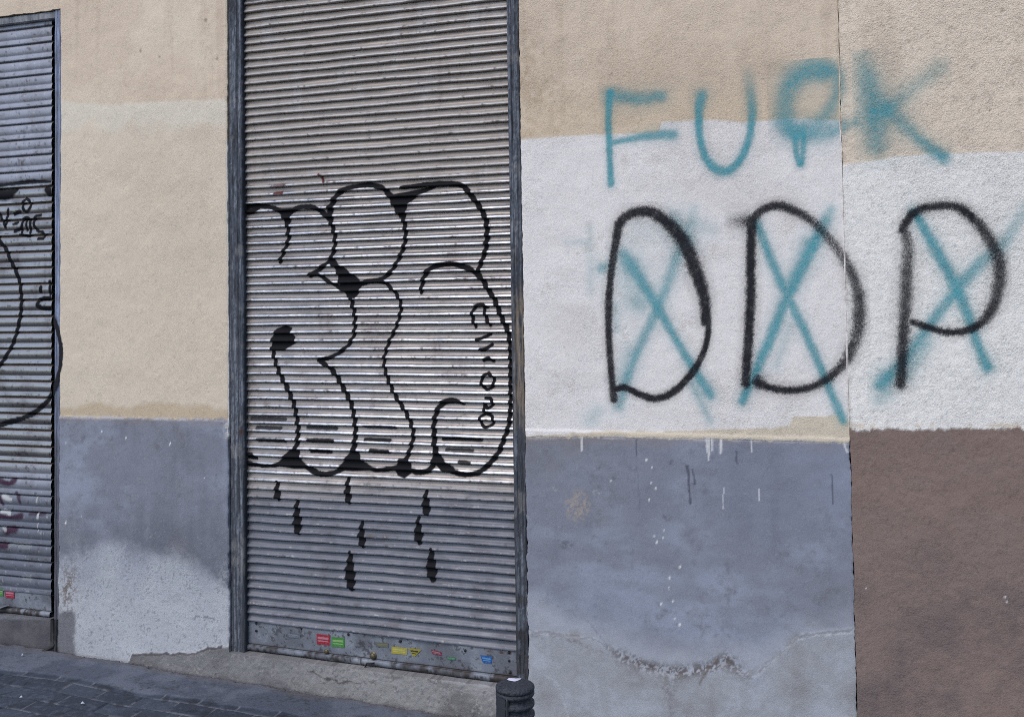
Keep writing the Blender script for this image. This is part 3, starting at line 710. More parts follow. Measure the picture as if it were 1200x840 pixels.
outline = [
 B((286, 243, 7), (303, 241.5, 6), (318, 243, 5), (327, 246.5, 6), (334, 250, 8), w=6), ('fill', [(321, 245), (349, 243.5), (342, 252), (340, 263), (334, 263), (330, 253)], 1), B((286, 248), (296, 247.5, 7), (303, 245, 4), w=8),
 B((336, 256, 5), (338, 271, 5.5), (338, 283, 5.5), (334, 292, 5), (328, 307, 5), w=5),
 B((334, 250), (341.5, 247.6), (351, 243.3), (363, 242.4), (372.4, 245.2), (381, 251, 6), (386, 257, 6), w=6),
 B((387, 244, 8), (387, 250, 9), (389, 262, 6), (392.6, 276, 5.5), (392.6, 290.5, 5.5), (390, 298, 5.5), (388, 306, 6), w=6),
 B((388, 305, 6), (377, 314, 5.5), (364, 323, 6), w=5), B((364, 322, 6), (372, 321.4, 5), (384, 328.6, 4.5), (398.6, 337, 5), (410, 343, 6), w=5),
 B((389, 306, 9), (399, 317, 9), (413, 330, 11), (411, 343, 7), w=8), ('fill', [(392, 306), (404, 314), (426, 331), (417, 350), (408, 349), (398, 334)], 1),
 B((387, 245, 8), (394, 231.5, 7), (403, 222.6, 6.5), (417.6, 218.6, 6.5), (432, 217, 6.5), (446, 219.5, 7), (454, 226, 7), (461, 234, 8), (468, 246, 8), w=7),
 ('fill', [(450, 221), (462, 228), (504, 219), (488, 231), (477, 241), (475, 256), (468, 256), (458, 238)], 1),
 B((471, 220, 4), (487.6, 218, 5), (504, 216, 6), (523, 215.5, 7), (540, 217, 7), (546, 221, 7), (553, 230, 7), (560, 239, 7), (566, 249.5, 7), (570, 260, 7), (571, 271, 7), (570.5, 283, 7), (568.6, 295, 6.5), (565, 305, 6), (561, 317, 6), w=7),
 B((470, 234, 5), (487.6, 228, 5), (497, 224, 5), (508, 219, 5), w=5),
 B((471, 246, 7), (473, 257, 5.5), (475, 269, 5.5), (475, 281, 5.5), (472, 292, 5.5), (467, 304, 5.5), (459, 317, 5.5), (449.5, 325.5, 6), (440, 328.6, 6), (432, 329.8, 6), (417.6, 334, 7), w=6),
 B((443, 330, 5), (452, 332, 4.5), (461, 340.5, 4.5), (468, 350, 4.5), (470, 362, 4.5), (467.5, 374, 4.5), (462.6, 388, 4.5), (456.5, 400, 4.5), (451, 419, 4.5), (451.4, 431, 4.5), (456.7, 447.6, 5), (463.8, 464, 5), (475.7, 483, 5), (483, 500, 5.5), (484, 514, 5.5), (479, 531, 5.5), (473, 543, 7), w=4.5),
 B((411, 341, 7), (413, 355, 5.5), (415.7, 367, 5), (416.4, 378.6, 5), (415.5, 391, 5), (411.7, 399.6, 5), (403, 409.5, 5), (389, 418, 5), (373, 422, 5.5), w=5),
 B((373, 422, 5.5), (384, 428.6, 5.5), (393.8, 439, 6), (401, 452, 6), (408, 464, 6), (413, 476, 6), (415.7, 490.5, 6), (417, 507, 6), (415, 521, 7), (413, 534, 9), w=6),
 ('fill', [(318, 396), (324, 385), (334, 381), (342, 384), (341, 390), (346, 395), (346, 402), (340, 406), (334, 411), (318, 410)], 1),
 B((319, 408, 5), (323.6, 426, 5), (330.7, 443, 5.5), (338, 457, 6), (344, 471, 6), (347.4, 485.7, 6), (349.8, 502, 6), (349, 516.7, 6), (345.7, 528.6, 7), (341, 538, 9), w=5.5),
 B((286, 533, 6), (295, 534, 8), (301, 537, 3), w=8), B((286, 542, 7), (305.7, 545, 5), (322, 545, 5), (336.7, 540.5, 8), (348.6, 541.7, 8), (360.5, 547.6, 7), (375, 555, 7), (389, 554.5, 6.5), (401, 548.8, 7), (413, 542.9, 8), (424.8, 545, 8), (441, 550.5, 6), (457, 549, 6), (473, 547.6, 8), (487.6, 552.6, 8), (502, 551, 7), (509, 542, 8), w=7),
 ('fill', [(323, 545), (340, 526), (351, 527), (353, 539), (364, 549), (344, 549)], 1), ('fill', [(395, 551), (409, 530), (419, 528), (425, 540), (438, 551), (414, 552)], 1), ('fill', [(461, 550), (468, 537), (479, 537), (484, 552), (475, 560), (466, 557)], 1),
 ('fill', [(505, 541), (508, 526), (516, 536), (534, 551), (520, 553)], 1),
 B((543.6, 473, 4), (533, 469.5, 6.5), (521, 471, 7.5), (513, 479.8, 7.5), (509, 493, 6.5), (508.6, 507, 7), (509.5, 524, 8), (515, 538, 9), (528, 550, 9), (542, 555.5, 7.5), (559, 554, 7), (573, 544, 7), (584, 531, 6.5), (591, 514, 6), (596, 500, 6), (598.5, 480, 6), (599, 450, 6), (599, 420, 6), (598, 400, 6.5), (595, 386, 6.5), (590, 376, 6.5), (585, 364, 6.5), (580.5, 352, 6.5), (573, 340.5, 6.5), (566, 328.6, 6.5), (556.7, 319, 7), (544.8, 313, 7), (530.5, 309.5, 7), (516, 310.7, 7), (504, 315.5, 7), (497, 326, 6), (493.6, 343, 5), w=7),
]
shutter_spray('graffiti_outline', outline, M_SBLACK, .0007, 'black bubble letter outline', sc_root, CUR, 0, YD)
tagst = [B((558, 383), (555, 375), (554, 366), (559, 358.5), (566, 357), (571, 360), w=4.5), B((568, 360), (570, 372), (575, 381), w=4.5), B((560, 398), (566, 396), (575, 391.5), w=4.5), B((564, 410), (570, 409), (577, 404), w=5), B((567, 422.5, 4), (573, 420, 6), (579, 423, 4), w=5),
 B((573, 437), (566, 442), (565, 450), (571, 456), (578, 452), (579, 443), (573, 437), w=4.5), B((569, 466), (575, 467), (578, 473), (572, 478), (568, 473), (569, 483), (574, 484), w=4), B((570, 484), (563, 489), (565, 497), (571, 500), (578, 496), (577, 488), (571, 485), w=4)]
for g in (tagst[0:2], tagst[2:3], tagst[3:4], tagst[4:5], tagst[5:6], tagst[6:8]): shutter_spray('graffiti_letter', g, M_SBLACK, .0009, None, sc_root, CUR, 0, YD, .002)
for (u0, u1, v, w, a) in [(295, 334, 490.5, 6, .75), (301, 329, 501, 5, .8), (303, 334, 515.5, 6, .8), (360.5, 394, 501, 6, .85), (362, 391, 516, 6, 1), (365, 387, 528.5, 6, 1), (428, 464, 500, 5, .9), (428, 457, 515, 5, .9), (435, 455, 528.5, 6, 1), (519, 564, 514.5, 5.5, .9), (523, 554, 527, 5, .75), (539, 551, 541.5, 6, .9)]:
    shutter_spray('graffiti_bar', [B((u0, v-.4), ((u0+u1)/2, v), (u1, v+.8), w=w*.85, a=a*.92, s=.45)], M_SGREY if v < 505 else M_SBLACK, .0008, None, sc_root, CUR, 0, YD)
for (u, v0, v1, w) in [(326, 564, 586, 10), (349, 586, 625, 12), (408, 560, 590, 10), (424.5, 611, 641, 11), (411, 646, 690, 15), (500, 575, 603, 12), (491, 606, 637, 12), (506, 643, 680, 15)]:
    h = v1-v0
    shutter_spray('graffiti_drop', [B((u, v0, 4), (u-.5, v0+h*.35, w*.7), (u, v0+h*.7, w), (u+1, v1-2, w*.6), w=w, s=.2)], M_SBLACK, .0008, None, sc_root, CUR, 0, YD)
shutter_spray('red_smear', [B((375, 205, 3), (378, 209, 3), (381, 214, 3), w=3, a=.8, s=.5)], M_RED, .0008, None, sc_root, CUR, 0, YD)
shutter_spray('red_smear', [B((322, 227, 3), (331, 226, 4), w=4, a=.8, s=.6), B((322, 218, 3), (334, 217, 3), w=3, a=.45, s=.6)], M_RED, .0008, None, sc_root, CUR, 0, YD)

# bottom panel of the near shutter
def panel(x0, x1, ztop, zbot, ybase, parent, drp, farside=False):
    pr = [(0, .006), (.004, -.004), (.02, -.006), (.5, -.006), (.74, -.006), (.76, -.008), (.775, -.002), (.79, .002), (.80, -.012), (.82, -.016), (.9, -.017), (.97, -.016), (1.0, -.010), (1.01, .01)]
    tt = np.unique(np.concatenate([np.linspace(.03, .73, 34), [p[0] for p in pr]]))
    oo = np.interp(tt, [p[0] for p in pr], [p[1] for p in pr])
    xs = np.arange(x0, x1+.003, .0035)
    Tm, X_ = np.meshgrid(tt, xs, indexing='ij'); O = np.interp(Tm, tt, oo)
    Z_ = ztop+(zbot-ztop)*Tm + drp(X_, ztop+(zbot-ztop)*Tm)
    Y_ = ybase+O+(fbm(X_, Z_, 9, 3, 131)-.5)*.006
    Z_ = Z_ + (Tm < .02)*(fbm(X_, X_*0, 30, 3, 133)-.5)*.006 + (Tm > .9)*(fbm(X_, X_*0, 12, 3, 135)-.5)*.005
    n2 = fbm(X_, Z_, 14, 5, 137)-.5; n3 = fbm(X_, Z_, 60, 4, 139)-.5; n4 = fbm(X_, Z_, 160, 3, 140)-.5
    c = mixc(np.broadcast_to(A(108, 116, 134), X_.shape+(3,)), A(92, 97, 112), sstep(-.1, .2, n2))
    c = mixc(c, A(128, 136, 152), sstep(.05, .2, n3-n2)*.5)
    c = mixc(c, A(52, 52, 60), sstep(.13, .25, n3+n4*.6)*.75)
    c = mixc(c, A(56, 52, 56), sstep(.72, .76, Tm)*sstep(.80, .77, Tm)*.9)
    c = mixc(c, A(74, 78, 90), (Tm > .79)*.8*sstep(-.3, .1, n2+n3))
    c = mixc(c, A(40, 36, 38), (Tm > .79)*sstep(.0, .14, n3+n2*.4)*.8)
    c = mixc(c, A(34, 32, 34), sstep(.95, 1.0, Tm)*.9)
    c = mixc(c, A(48, 42, 42), sstep(.7, .76, Tm)*sstep(-.1, .1, n3+n2)*sstep(x0+(x1-x0)*.5, x1, X_)*.7)
    c = mixc(c, A(70, 50, 42), (Tm < .12)*sstep(x1-.16, x1-.08, X_)*sstep(-.05, .1, n3)*.8)
    s = Sheet(); s.grid(X_, Y_, Z_, None, col=np.clip(c, .01, .9), rough=.62+0*X_, metal=.25, grain=2.0)
    return s.build('bottom_panel', M_METAL, parent)
panel(CX0, CX1, ZPAN, ZB+.002, YB-.004, sc_root, droop)
# stickers
def sticker(corners, c1, c2, parent, ydep, label, rag=0.0018):
    """flat adhesive labels: corner pixels tl,tr,br,bl read on the panel plane"""
    u = np.array([c[0] for c in corners], float); v = np.array([c[1] for c in corners], float)
    px, pz = P(u, v, ydep)
    n = 30; a, b = np.meshgrid(np.linspace(0, 1, n), np.linspace(0, 1, n))
    X_ = (px[0]*(1-a)+px[1]*a)*(1-b)+(px[3]*(1-a)+px[2]*a)*b; Z_ = (pz[0]*(1-a)+pz[1]*a)*(1-b)+(pz[3]*(1-a)+pz[2]*a)*b
    e = (fbm(X_, Z_, 150, 3, 151)-.5)*rag
    X_ = X_+e; Z_ = Z_+(fbm(X_, Z_, 150, 3, 153)-.5)*rag
    Y_ = ydep-.0012+(fbm(X_, Z_, 9, 3, 131)-.5)*.006
    band = ((b > .25) & (b < .45)) | ((b > .62) & (b < .72))
    band &= (a > .1) & (a < .88)
    c = np.where(band[..., None], lin(c2)*.62, lin(c1)*.62)
    wn = fbm(X_, Z_, 260, 3, 155)[..., None]-.5; c = c*(1-.5*sstep(.05, .25, wn))+np.array([.2, .2, .2])*.5*sstep(.05, .25, wn)
    s = Sheet(); s.grid(X_, Y_, Z_, None, col=c, rough=.5+0*X_, metal=0.0, grain=.4)
    o = s.build('sticker', M_METAL, parent)
    if label: o['label'] = label
    return o
PD = YB-.011
rect = lambda u0, v0, u1, v1, sk=.1: [(u0, v0), (u1, v0+(u1-u0)*sk), (u1, v1+(u1-u0)*sk), (u0, v1)]
sticker(rect(371.5, 742, 387, 754), (190, 40, 60), (225, 150, 165), sc_root, PD, 'red sticker')
sticker(rect(389, 745.5, 404, 757), (80, 160, 70), (170, 210, 130), sc_root, PD, 'bright green sticker')
sticker(rect(459, 757, 477, 765), (205, 190, 60), (225, 215, 130), sc_root, PD, 'yellow sticker')
sticker([(478, 758.5), (494, 760.5), (486, 769), (484, 768)], (190, 175, 50), (60, 60, 50), sc_root, PD, 'torn yellow and black triangular sticker', .002)
sticker(rect(441, 752, 455, 757), (120, 122, 110), (150, 145, 90), sc_root, PD, 'worn scraped sticker', .004)
sticker([(505, 760.5), (517, 763.5), (518, 768), (507, 766)], (150, 45, 70), (200, 150, 160), sc_root, PD, 'torn dark pink sticker', .003)
sticker(rect(524, 769, 534, 772), (50, 140, 90), (130, 180, 140), sc_root, PD, 'small dull green sticker', .002)
sticker([(563, 767), (577, 769), (576, 777), (566, 776)], (25, 105, 190), (120, 180, 225), sc_root, PD, 'blue sticker', .002)
sticker(rect(337, 741, 352, 746), (120, 126, 140), (160, 165, 175), sc_root, PD, 'faint scraped grey sticker', .004)

# little round things: lock keyholes and rivets
M_DARK = plain('dark_rusty_metal', (.035, .032, .032), .6, .6)
M_BRASS = plain('tarnished_brass', (.16, .13, .08), .5, .8)
def lathe(name, prof, mat, parent=None, seg=24, axis='z', loc=(0, 0, 0), smooth=True):
    prof = np.array(prof, float); th = np.linspace(0, 2*np.pi, seg, endpoint=False)
    r, h = prof[:, 0], prof[:, 1]
    a = r[:, None]*np.cos(th); b = r[:, None]*np.sin(th); c = np.repeat(h[:, None], seg, 1)
    if axis == 'z': V = np.stack([a, b, c], -1)
    else: V = np.stack([a, -c, b], -1)            # pointing to the street
    V = V.reshape(-1, 3)+np.array(loc)
    n = len(prof); idx = np.arange(n*seg).reshape(n, seg); nx = np.roll(idx, -1, 1)
    Q = np.stack([idx[:-1], nx[:-1], nx[1:], idx[1:]], -1).reshape(-1, 4)
    me = raw_mesh(name, V, Q, smooth)
    return link(name, me, mat, parent)
def knob(name, u, v, ydep, r, h, mat, parent):
    x, z = P(u, v, ydep)
    return lathe(name, [(0.0001, h), (r*.6, h), (r, h*.75), (r, 0), (r*1.4, 0), (r*1.4, -.004)], mat, parent, 16, 'y', (float(x), ydep, float(z)))
knob('lock_cylinder', 383, 762.5, PD, .009, .010, M_BRASS, sc_root)
knob('lock_cylinder', 437.5, 768, PD, .011, .012, M_BRASS, sc_root)
for (u, v) in [(353, 736), (408, 743), (353, 768), (409, 776), (469, 783), (501, 785), (469, 751), (596.5, 764), (596.5, 774), (597.5, 788), (300, 730), (300, 739), (545, 762)]:
    knob('rivet', u, v, PD-.002 if v < 775 else PD-.006, .0036, .003, M_DARK, sc_root)
# pull handle of the near shutter
def tube(name, pts, rad, mat, parent=None, seg=10):
    p = np.array(pts, float); n = len(p); V = []
    for i in range(n):
        t = p[min(i+1, n-1)]-p[max(i-1, 0)]; t /= np.linalg.norm(t)
        a = np.cross(t, [0.3, .9, .3]); a /= np.linalg.norm(a); b = np.cross(t, a)
        r = rad[i] if hasattr(rad, '__len__') else rad
        for k in range(seg):
            th = 2*np.pi*k/seg; V.append(p[i]+r*(a*np.cos(th)+b*np.sin(th)))
    idx = np.arange(n*seg).reshape(n, seg); nx = np.roll(idx, -1, 1)
    Q = np.stack([idx[:-1], nx[:-1], nx[1:], idx[1:]], -1).reshape(-1, 4)
    return link(name, raw_mesh(name, np.array(V), Q), mat, parent)
hx, hz = P(np.array([430, 437]), np.array([780, 775]), PD)
tube('pull_handle', [(hx[0], PD-.004, hz[0]-.004), (hx[0], PD-.018, hz[0]), (hx[0]+.012, PD-.022, hz[1]), (hx[1]+.01, PD-.018, hz[1]), (hx[1]+.01, PD-.002, hz[1])], .0035, M_DARK, sc_root)

# guide frames -----------------------------------------------------------------
YF = .006
def guide(name, prof, z0, z1, parent, tone, seedk, zfun=None):
    """prof: list of (x,y) points across, tone(u,v,noise)->colour"""
    prof = np.array(prof, float)
    # subdivide across
    px, py = [prof[0, 0]], [prof[0, 1]]
    for (a, b), (c, d) in zip(prof[:-1], prof[1:]):
        n = max(1, int(np.hypot(c-a, d-b)/.004))
        for k in range(1, n+1): px.append(a+(c-a)*k/n); py.append(b+(d-b)*k/n)
    px = np.array(px); py = np.array(py); zs = np.arange(z0, z1+.005, .005)
    X_, Z_ = np.meshgrid(px, zs); Y_ = np.meshgrid(py, zs)[0]
    X_ = X_+(fbm(Z_, X_*0+seedk, 3, 3, 161)-.5)*.003+(fbm(X_*40, Z_*25, 1, 3, 163+seedk)-.5)*.0018
    Y_ = Y_+(fbm(X_*3, Z_, 14, 3, 165+seedk)-.5)*.003
    u, v = PIX(X_, Y_, Z_)
    ns = fbm(X_*170, Z_*5, 1, 4, 167+seedk)-.5; n2 = fbm(X_, Z_, 16, 4, 169+seedk)-.5; n3 = fbm(X_*260, Z_*60, 1, 3, 171+seedk)-.5
    c = tone(u, v, ns, n2, n3, X_.shape)
    c = mixc(c, np.array([.022, .023, .026]), sstep(YF+.006, YF+.014, Y_)*.9)      # slot shade painted onto the inside of the channel
    s = Sheet(); s.grid(X_, Y_, Z_, None, col=np.clip(c, .01, .9), rough=.7+0*X_, metal=0.0, grain=1.0)
    return s.build(name, M_WOOD, parent)
def tone_left(u, v, ns, n2, n3, shp):
    c = mixc(np.broadcast_to(A(66, 73, 88), shp+(3,)), A(112, 120, 138), sstep(.0, .2, ns*.8+n3*.8)*.75)
    c = mixc(c, A(40, 43, 52), sstep(.02, .18, -ns*.8+n3*.8)*.85)
    c = mixc(c, A(56, 60, 70), sstep(150, 620, v)*.62*sstep(.25, -.1, ns))
    c = mixc(c, A(120, 122, 130), sstep(.12, .25, n2+n3*.4)*.4)
    c = mixc(c, A(34, 34, 40), sstep(.10, .2, n2+n3*.5)*sstep(640, 720, v)*.8)
    c = mixc(c, A(70, 40, 32), sstep(1.6, .3, np.hypot((u-282)/2, (v-506)/3.5))*.9)
    return c
def tone_right(u, v, ns, n2, n3, shp):
    c = tone_left(u, v, ns, n2, n3, shp)
    br = sstep(600, 606, u)*sstep(300, 350, v+n2*120)*sstep(520, 470, v+n2*60)
    c = mixc(c, A(112, 103, 96), br*sstep(-.2, .1, ns+n2*.5)*.85)
    return c
jx = lambda u, y: XA(u, y)
zj0 = ZB-.02
L0, L1 = D0+.001, XA(283.5, 0)
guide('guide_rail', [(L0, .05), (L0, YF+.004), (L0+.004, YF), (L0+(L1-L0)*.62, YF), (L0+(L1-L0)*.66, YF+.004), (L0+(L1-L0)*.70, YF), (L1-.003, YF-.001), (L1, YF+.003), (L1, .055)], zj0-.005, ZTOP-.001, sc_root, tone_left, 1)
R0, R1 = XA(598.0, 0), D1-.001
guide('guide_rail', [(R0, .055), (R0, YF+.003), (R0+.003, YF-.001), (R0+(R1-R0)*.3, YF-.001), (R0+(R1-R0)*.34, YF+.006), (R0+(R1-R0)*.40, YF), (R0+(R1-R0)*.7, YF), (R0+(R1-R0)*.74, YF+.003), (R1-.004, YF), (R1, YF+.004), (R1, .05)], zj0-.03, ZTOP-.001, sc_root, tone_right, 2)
# head bars
def head(parent, x0, x1, z1):
    xs = np.arange(x0, x1, .02 if x1-x0 > 1.1 else .01); pr = np.array([(.05, 0), (.01, -.0), (.006, -.004), (.006, -.030), (.012, -.034), (.05, -.036)])
    X_, K = np.meshgrid(xs, np.arange(len(pr))); Y_ = pr[K, 0]; Z_ = z1+pr[K, 1]
    n2 = fbm(X_, Z_, 40, 4, 181)-.5
    c = mixc(np.broadcast_to(A(120, 126, 140), X_.shape+(3,)), A(92, 98, 112), sstep(-.1, .2, n2))
    s = Sheet(); s.grid(X_, Y_, Z_, None, col=c, rough=.7, metal=0.0, grain=1.0)
    return s.build('head_bar', M_WOOD, parent, smooth=False)
head(sc_root, D0+.002, D1-.002, ZTOP+.001)

# ------------------------------------------------------------------ far shutter
fs_root = empty('roller_shutter', (XA(30), .04, ZBL), 'grey-blue metal shutter of wide slats cut off by the left edge of the photo', 'shutter')
YB2 = .036; DEP2 = .013
PITCH2 = abs(ZA(62, 30.8, YB2-.006)-ZA(62, 218.8, YB2-.006))/10
ZF0 = ZA(62, 30.8, YB2-.006)
PROF2 = np.array([(0, .35), (.05, .55), (.12, .78), (.22, .93), (.32, 1.0), (.42, .97), (.51, .86), (.58, .68), (.62, .60), (.65, .66), (.72, .80), (.80, .92), (.87, .98), (.915, .97), (.93, .80), (.935, .3), (.95, -.3), (.99, -.3)])
ZP2 = ZA(62, 692.5, YB2-.006); n2s = int(round((ZF0-ZP2)/PITCH2))
rows2 = [(n+s_, o, n) for n in range(-2, n2s) for (s_, o) in PROF2]
rows2 = [r for r in rows2 if ZF0-r[0]*PITCH2 < ZTOP+.02]
rt2 = np.array([r[0] for r in rows2]); ro2 = np.array([r[1] for r in rows2]); rn2 = np.array([r[2] for r in rows2])
def far_xyz(x, ridx):
    t = rt2[ridx]; o = ro2[ridx]; n = rn2[ridx]
    zb = ZF0-t*PITCH2
    y = YB2-o*DEP2+(fbm(x, zb, 5, 3, 201)-.5)*.005
    z = zb+(fbm(x, n*3.1, 4, 3, 203)-.5)*.0022
    return y, z
FX0, FX1 = E0+.005, XA(62.5, YB2)
xs = lines((FX0, FX1-.27, .02), (FX1-.27, FX1, .0045))
I, XX = np.meshgrid(np.arange(len(rows2)), xs, indexing='ij')
Yc, Zc = far_xyz(XX, I)
cc, rr, mm, vv = shutter_paint(XX, Zc, ro2[I], True)
s = Sheet(); s.grid(XX, Yc, Zc, None, col=cc, rough=rr, metal=mm, grain=1.0); s.build('slat_curtain', M_METAL, fs_root)
FAR = (far_xyz, FX0, FX1, ZF0-rt2*PITCH2, YB2-DEP2*.7); YD2 = YB2-.010
shutter_spray('graffiti_stroke', [B((-20, 218, 6), (0, 217, 4), (15, 215.5, 4), (38, 213, 4.5), (61, 213, 2.5), w=4, s=.5)], M_SBLACK, .0008, 'black band of paint across', fs_root, FAR, 0, YD2)
shutter_spray('graffiti_stroke', [B((-20, 226, 10), (0, 228, 13), (10, 228, 12), (19, 223, 5), w=10, s=.5)], M_SBLACK, .0008, None, fs_root, FAR, 0, YD2)
shutter_spray('graffiti_mark', [B((54, 221, 4), (58, 225, 9), (60, 229, 4), w=8, s=.4)], M_SBLACK, .0008, None, fs_root, FAR, 0, YD2)
for g in [B((31, 233), (27, 238), (28, 245), (32, 248), (36, 243), (35, 236), (31, 233), w=3.5), B((-2, 246), (3, 258), (7, 267), w=3.5), B((7, 264), (9, 252), (10, 246), w=3.5), B((17, 251), (24, 248), w=4), B((16, 263), (21, 261), w=3.5), B((17, 271), (25, 268), w=4),
    B((26, 273), (26, 264), (28, 257), (34, 256), (36, 264), (36, 273), w=3.5), B((31, 258), (32, 270), w=3), B((48, 252), (42, 254), (40, 262), (44, 270), (51, 273), (51, 279), (45, 280), w=3.5), B((24, 275), (35, 277), w=3), B((48, 337, 5), (48, 341, 5), w=5)]: shutter_spray('graffiti_mark', [g], M_SBLACK, .0008, None, fs_root, FAR, 0, YD2, .002)
shutter_spray('graffiti_stroke', [B((-8, 272), (0, 283), (6.4, 291), (13, 306), (20, 321), (23.5, 333), (25, 349), (25, 360), (22.6, 378), (16.7, 399.5), (8.3, 416), (0, 428), (-10, 440), w=5)], M_SBLACK, .0008, 'black curved stroke', fs_root, FAR, 0, YD2)
for g in [B((61, 362), (50, 361), (44, 357), (48, 351), (60, 349), w=5), B((58.5, 330), (59, 345), w=4)]: shutter_spray('graffiti_mark', [g], M_SBLACK, .0008, None, fs_root, FAR, 0, YD2)
arc = [(57, 366), (61, 371), (66.5, 385), (70, 397), (72, 411), (71, 428), (66.7, 445), (61, 461), (55, 471), (40.5, 483), (24, 491), (9.5, 495), (0, 498), (-15, 500)]
shutter_spray('graffiti_stroke', [B(*arc[6:], w=6)], M_SBLACK, .0008, 'large black arc', fs_root, FAR, 0, YD2)
for g in [B((0, 563, 6), (10, 566, 5), (17, 563, 7), w=6, a=.8, s=.6), B((0, 582, 4), (3, 590, 4), w=4, a=.7, s=.6), B((20, 578, 5), (24, 588, 4), w=5, a=.6, s=.7), B((0, 604, 5), (12, 606, 3), (25, 604, 7), w=5, a=.8, s=.6), B((35, 602, 4), (52, 602, 4), w=4, a=.5, s=.8), B((8, 622, 8), (18, 620, 8), w=8, a=.8, s=.6), B((0, 639, 7), (8, 639, 6), w=7, a=.8, s=.6)]: shutter_spray('purple_scrawl', [g], M_PURPLE, .0008, None, fs_root, FAR, 0, YD2)
for g in [B((4, 581, 5), (10, 584, 6), (14, 585, 4), w=6, s=.4), B((2, 599, 5), (8, 599, 6), (12, 602, 4), w=6, s=.4), B((3, 617, 4), (7, 621, 4), w=4, a=.7, s=.4), B((44, 580, 1.5), (44, 588, 3), w=3, a=.8), B((45, 600, 1.5), (45, 606, 4), w=4, a=1), B((45, 613), (45, 622), w=1.8, a=.7),
    B((11, 639), (21, 637), w=5, a=.25, s=.3), B((24, 639), (35, 639), w=8, a=.3, s=.2), B((28, 676), (36, 677), w=6, a=.35, s=.4)]: shutter_spray('white_patch', [g], M_SWHITE, .0009, None, fs_root, FAR, 0, YD2)
nod = lambda x, z: 0*x
panel(FX0, FX1, ZP2, ZA(60, 722, YB2), YB2-.004, fs_root, nod)
sticker(rect(-3, 688, 4, 698), (80, 160, 70), (170, 210, 130), fs_root, YB2-.011, 'bright green sticker at the left edge')
sticker(rect(6.5, 690.5, 17, 700), (195, 40, 75), (225, 150, 165), fs_root, YB2-.011, 'red sticker')
# bent strip hanging off its bottom edge
zz = ZA(0, 708, YB2-.02)
pts = np.linspace(XA(-60, .02), XA(13, .02), 24)
X_, K = np.meshgrid(pts, np.arange(5)); pr = np.array([(0, .0), (-.012, -.004), (-.026, -.010), (-.028, -.014), (-.004, -.018)])
tt = sstep(pts[-1]-.05, pts[-1], X_)
Y_ = .018+pr[K, 0]*(1-tt*.8); Z_ = zz+pr[K, 1]*(1-tt*.7)+tt*.004+ (X_-pts[-1])*.02
s = Sheet(); s.grid(X_, Y_, Z_, None, col=A(88, 94, 108), rough=.5, metal=.5, grain=1.0); s.build('bent_strip', M_METAL, fs_root)
G0, G1 = XA(62.5, 0), E1-.001
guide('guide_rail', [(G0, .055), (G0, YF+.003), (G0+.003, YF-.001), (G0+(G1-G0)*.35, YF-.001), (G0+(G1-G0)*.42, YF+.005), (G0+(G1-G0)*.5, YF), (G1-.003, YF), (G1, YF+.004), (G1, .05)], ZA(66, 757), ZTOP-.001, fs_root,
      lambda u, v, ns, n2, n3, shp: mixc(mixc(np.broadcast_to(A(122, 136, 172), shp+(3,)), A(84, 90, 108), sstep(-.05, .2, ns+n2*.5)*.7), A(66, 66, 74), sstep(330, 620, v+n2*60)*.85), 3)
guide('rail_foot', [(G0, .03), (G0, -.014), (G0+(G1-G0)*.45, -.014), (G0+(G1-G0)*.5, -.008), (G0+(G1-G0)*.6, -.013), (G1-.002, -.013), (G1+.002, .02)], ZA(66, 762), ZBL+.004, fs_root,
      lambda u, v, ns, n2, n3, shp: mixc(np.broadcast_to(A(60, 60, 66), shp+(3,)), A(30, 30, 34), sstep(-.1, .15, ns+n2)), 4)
def guide_arc():
    xs_ = np.arange(G0, G1+.03, .002); zs_ = np.arange(ZA(66, 470), ZA(66, 362), .003)
    x, z = np.meshgrid(xs_, zs_); cov = field(x, z, [B(*arc, w=6)], 0)
    y = np.where(x <= E1, YF-.0045, relief(x, z)-.0012)
    k = (cov[1:, 1:] > .03) | (cov[:-1, :-1] > .03)
    xm_ = (x[1:, 1:]+x[:-1, :-1])/2; k &= np.abs(xm_-E1-.001) > .0015
    s = Sheet(); s.grid(x, y, z, k, cover=cov, grain=.5); o = s.build('graffiti_stroke', M_BLACK, fs_root); o['label'] = 'black arc running on over the frame'
guide_arc()
head(fs_root, E0+.002, E1-.002, ZTOP+.001)
fx, fz = P(np.array([66, 63, 56, 50]), np.array([748, 757, 761, 763]), -.01)
tube('rail_foot', [(fx[0], .0, fz[0]), (fx[1], -.012, fz[1]), (fx[2], -.03, fz[2]), (fx[3], -.045, fz[3])], [.006, .007, .008, .004], M_DARK, fs_root)

# ------------------------------------------------------------------ pavement, kerb, road
def ground_pt(u, v, zoff=0):
    d = np.array([(u-CX)/F, (v-CY)/F, 1.0]) @ R.T
    # plane z = -GS*(x-xa)+.02*y
    xa = GX0; nrm_ = np.array([GS, -.02, 1.0]); k = GS*xa
    t = (k+zoff-nrm_ @ CAM)/(nrm_ @ d); return CAM+t*d
KY = -1.72
xg = lines((-6, XA(-20)-.9, .03), (XA(-20)-.9, XA(640), .0052), (XA(640), 8, .03))
yg = lines((KY, -1.15, .015), (-1.15, .05, .0052))
X3, Y3 = np.meshgrid(xg, yg)
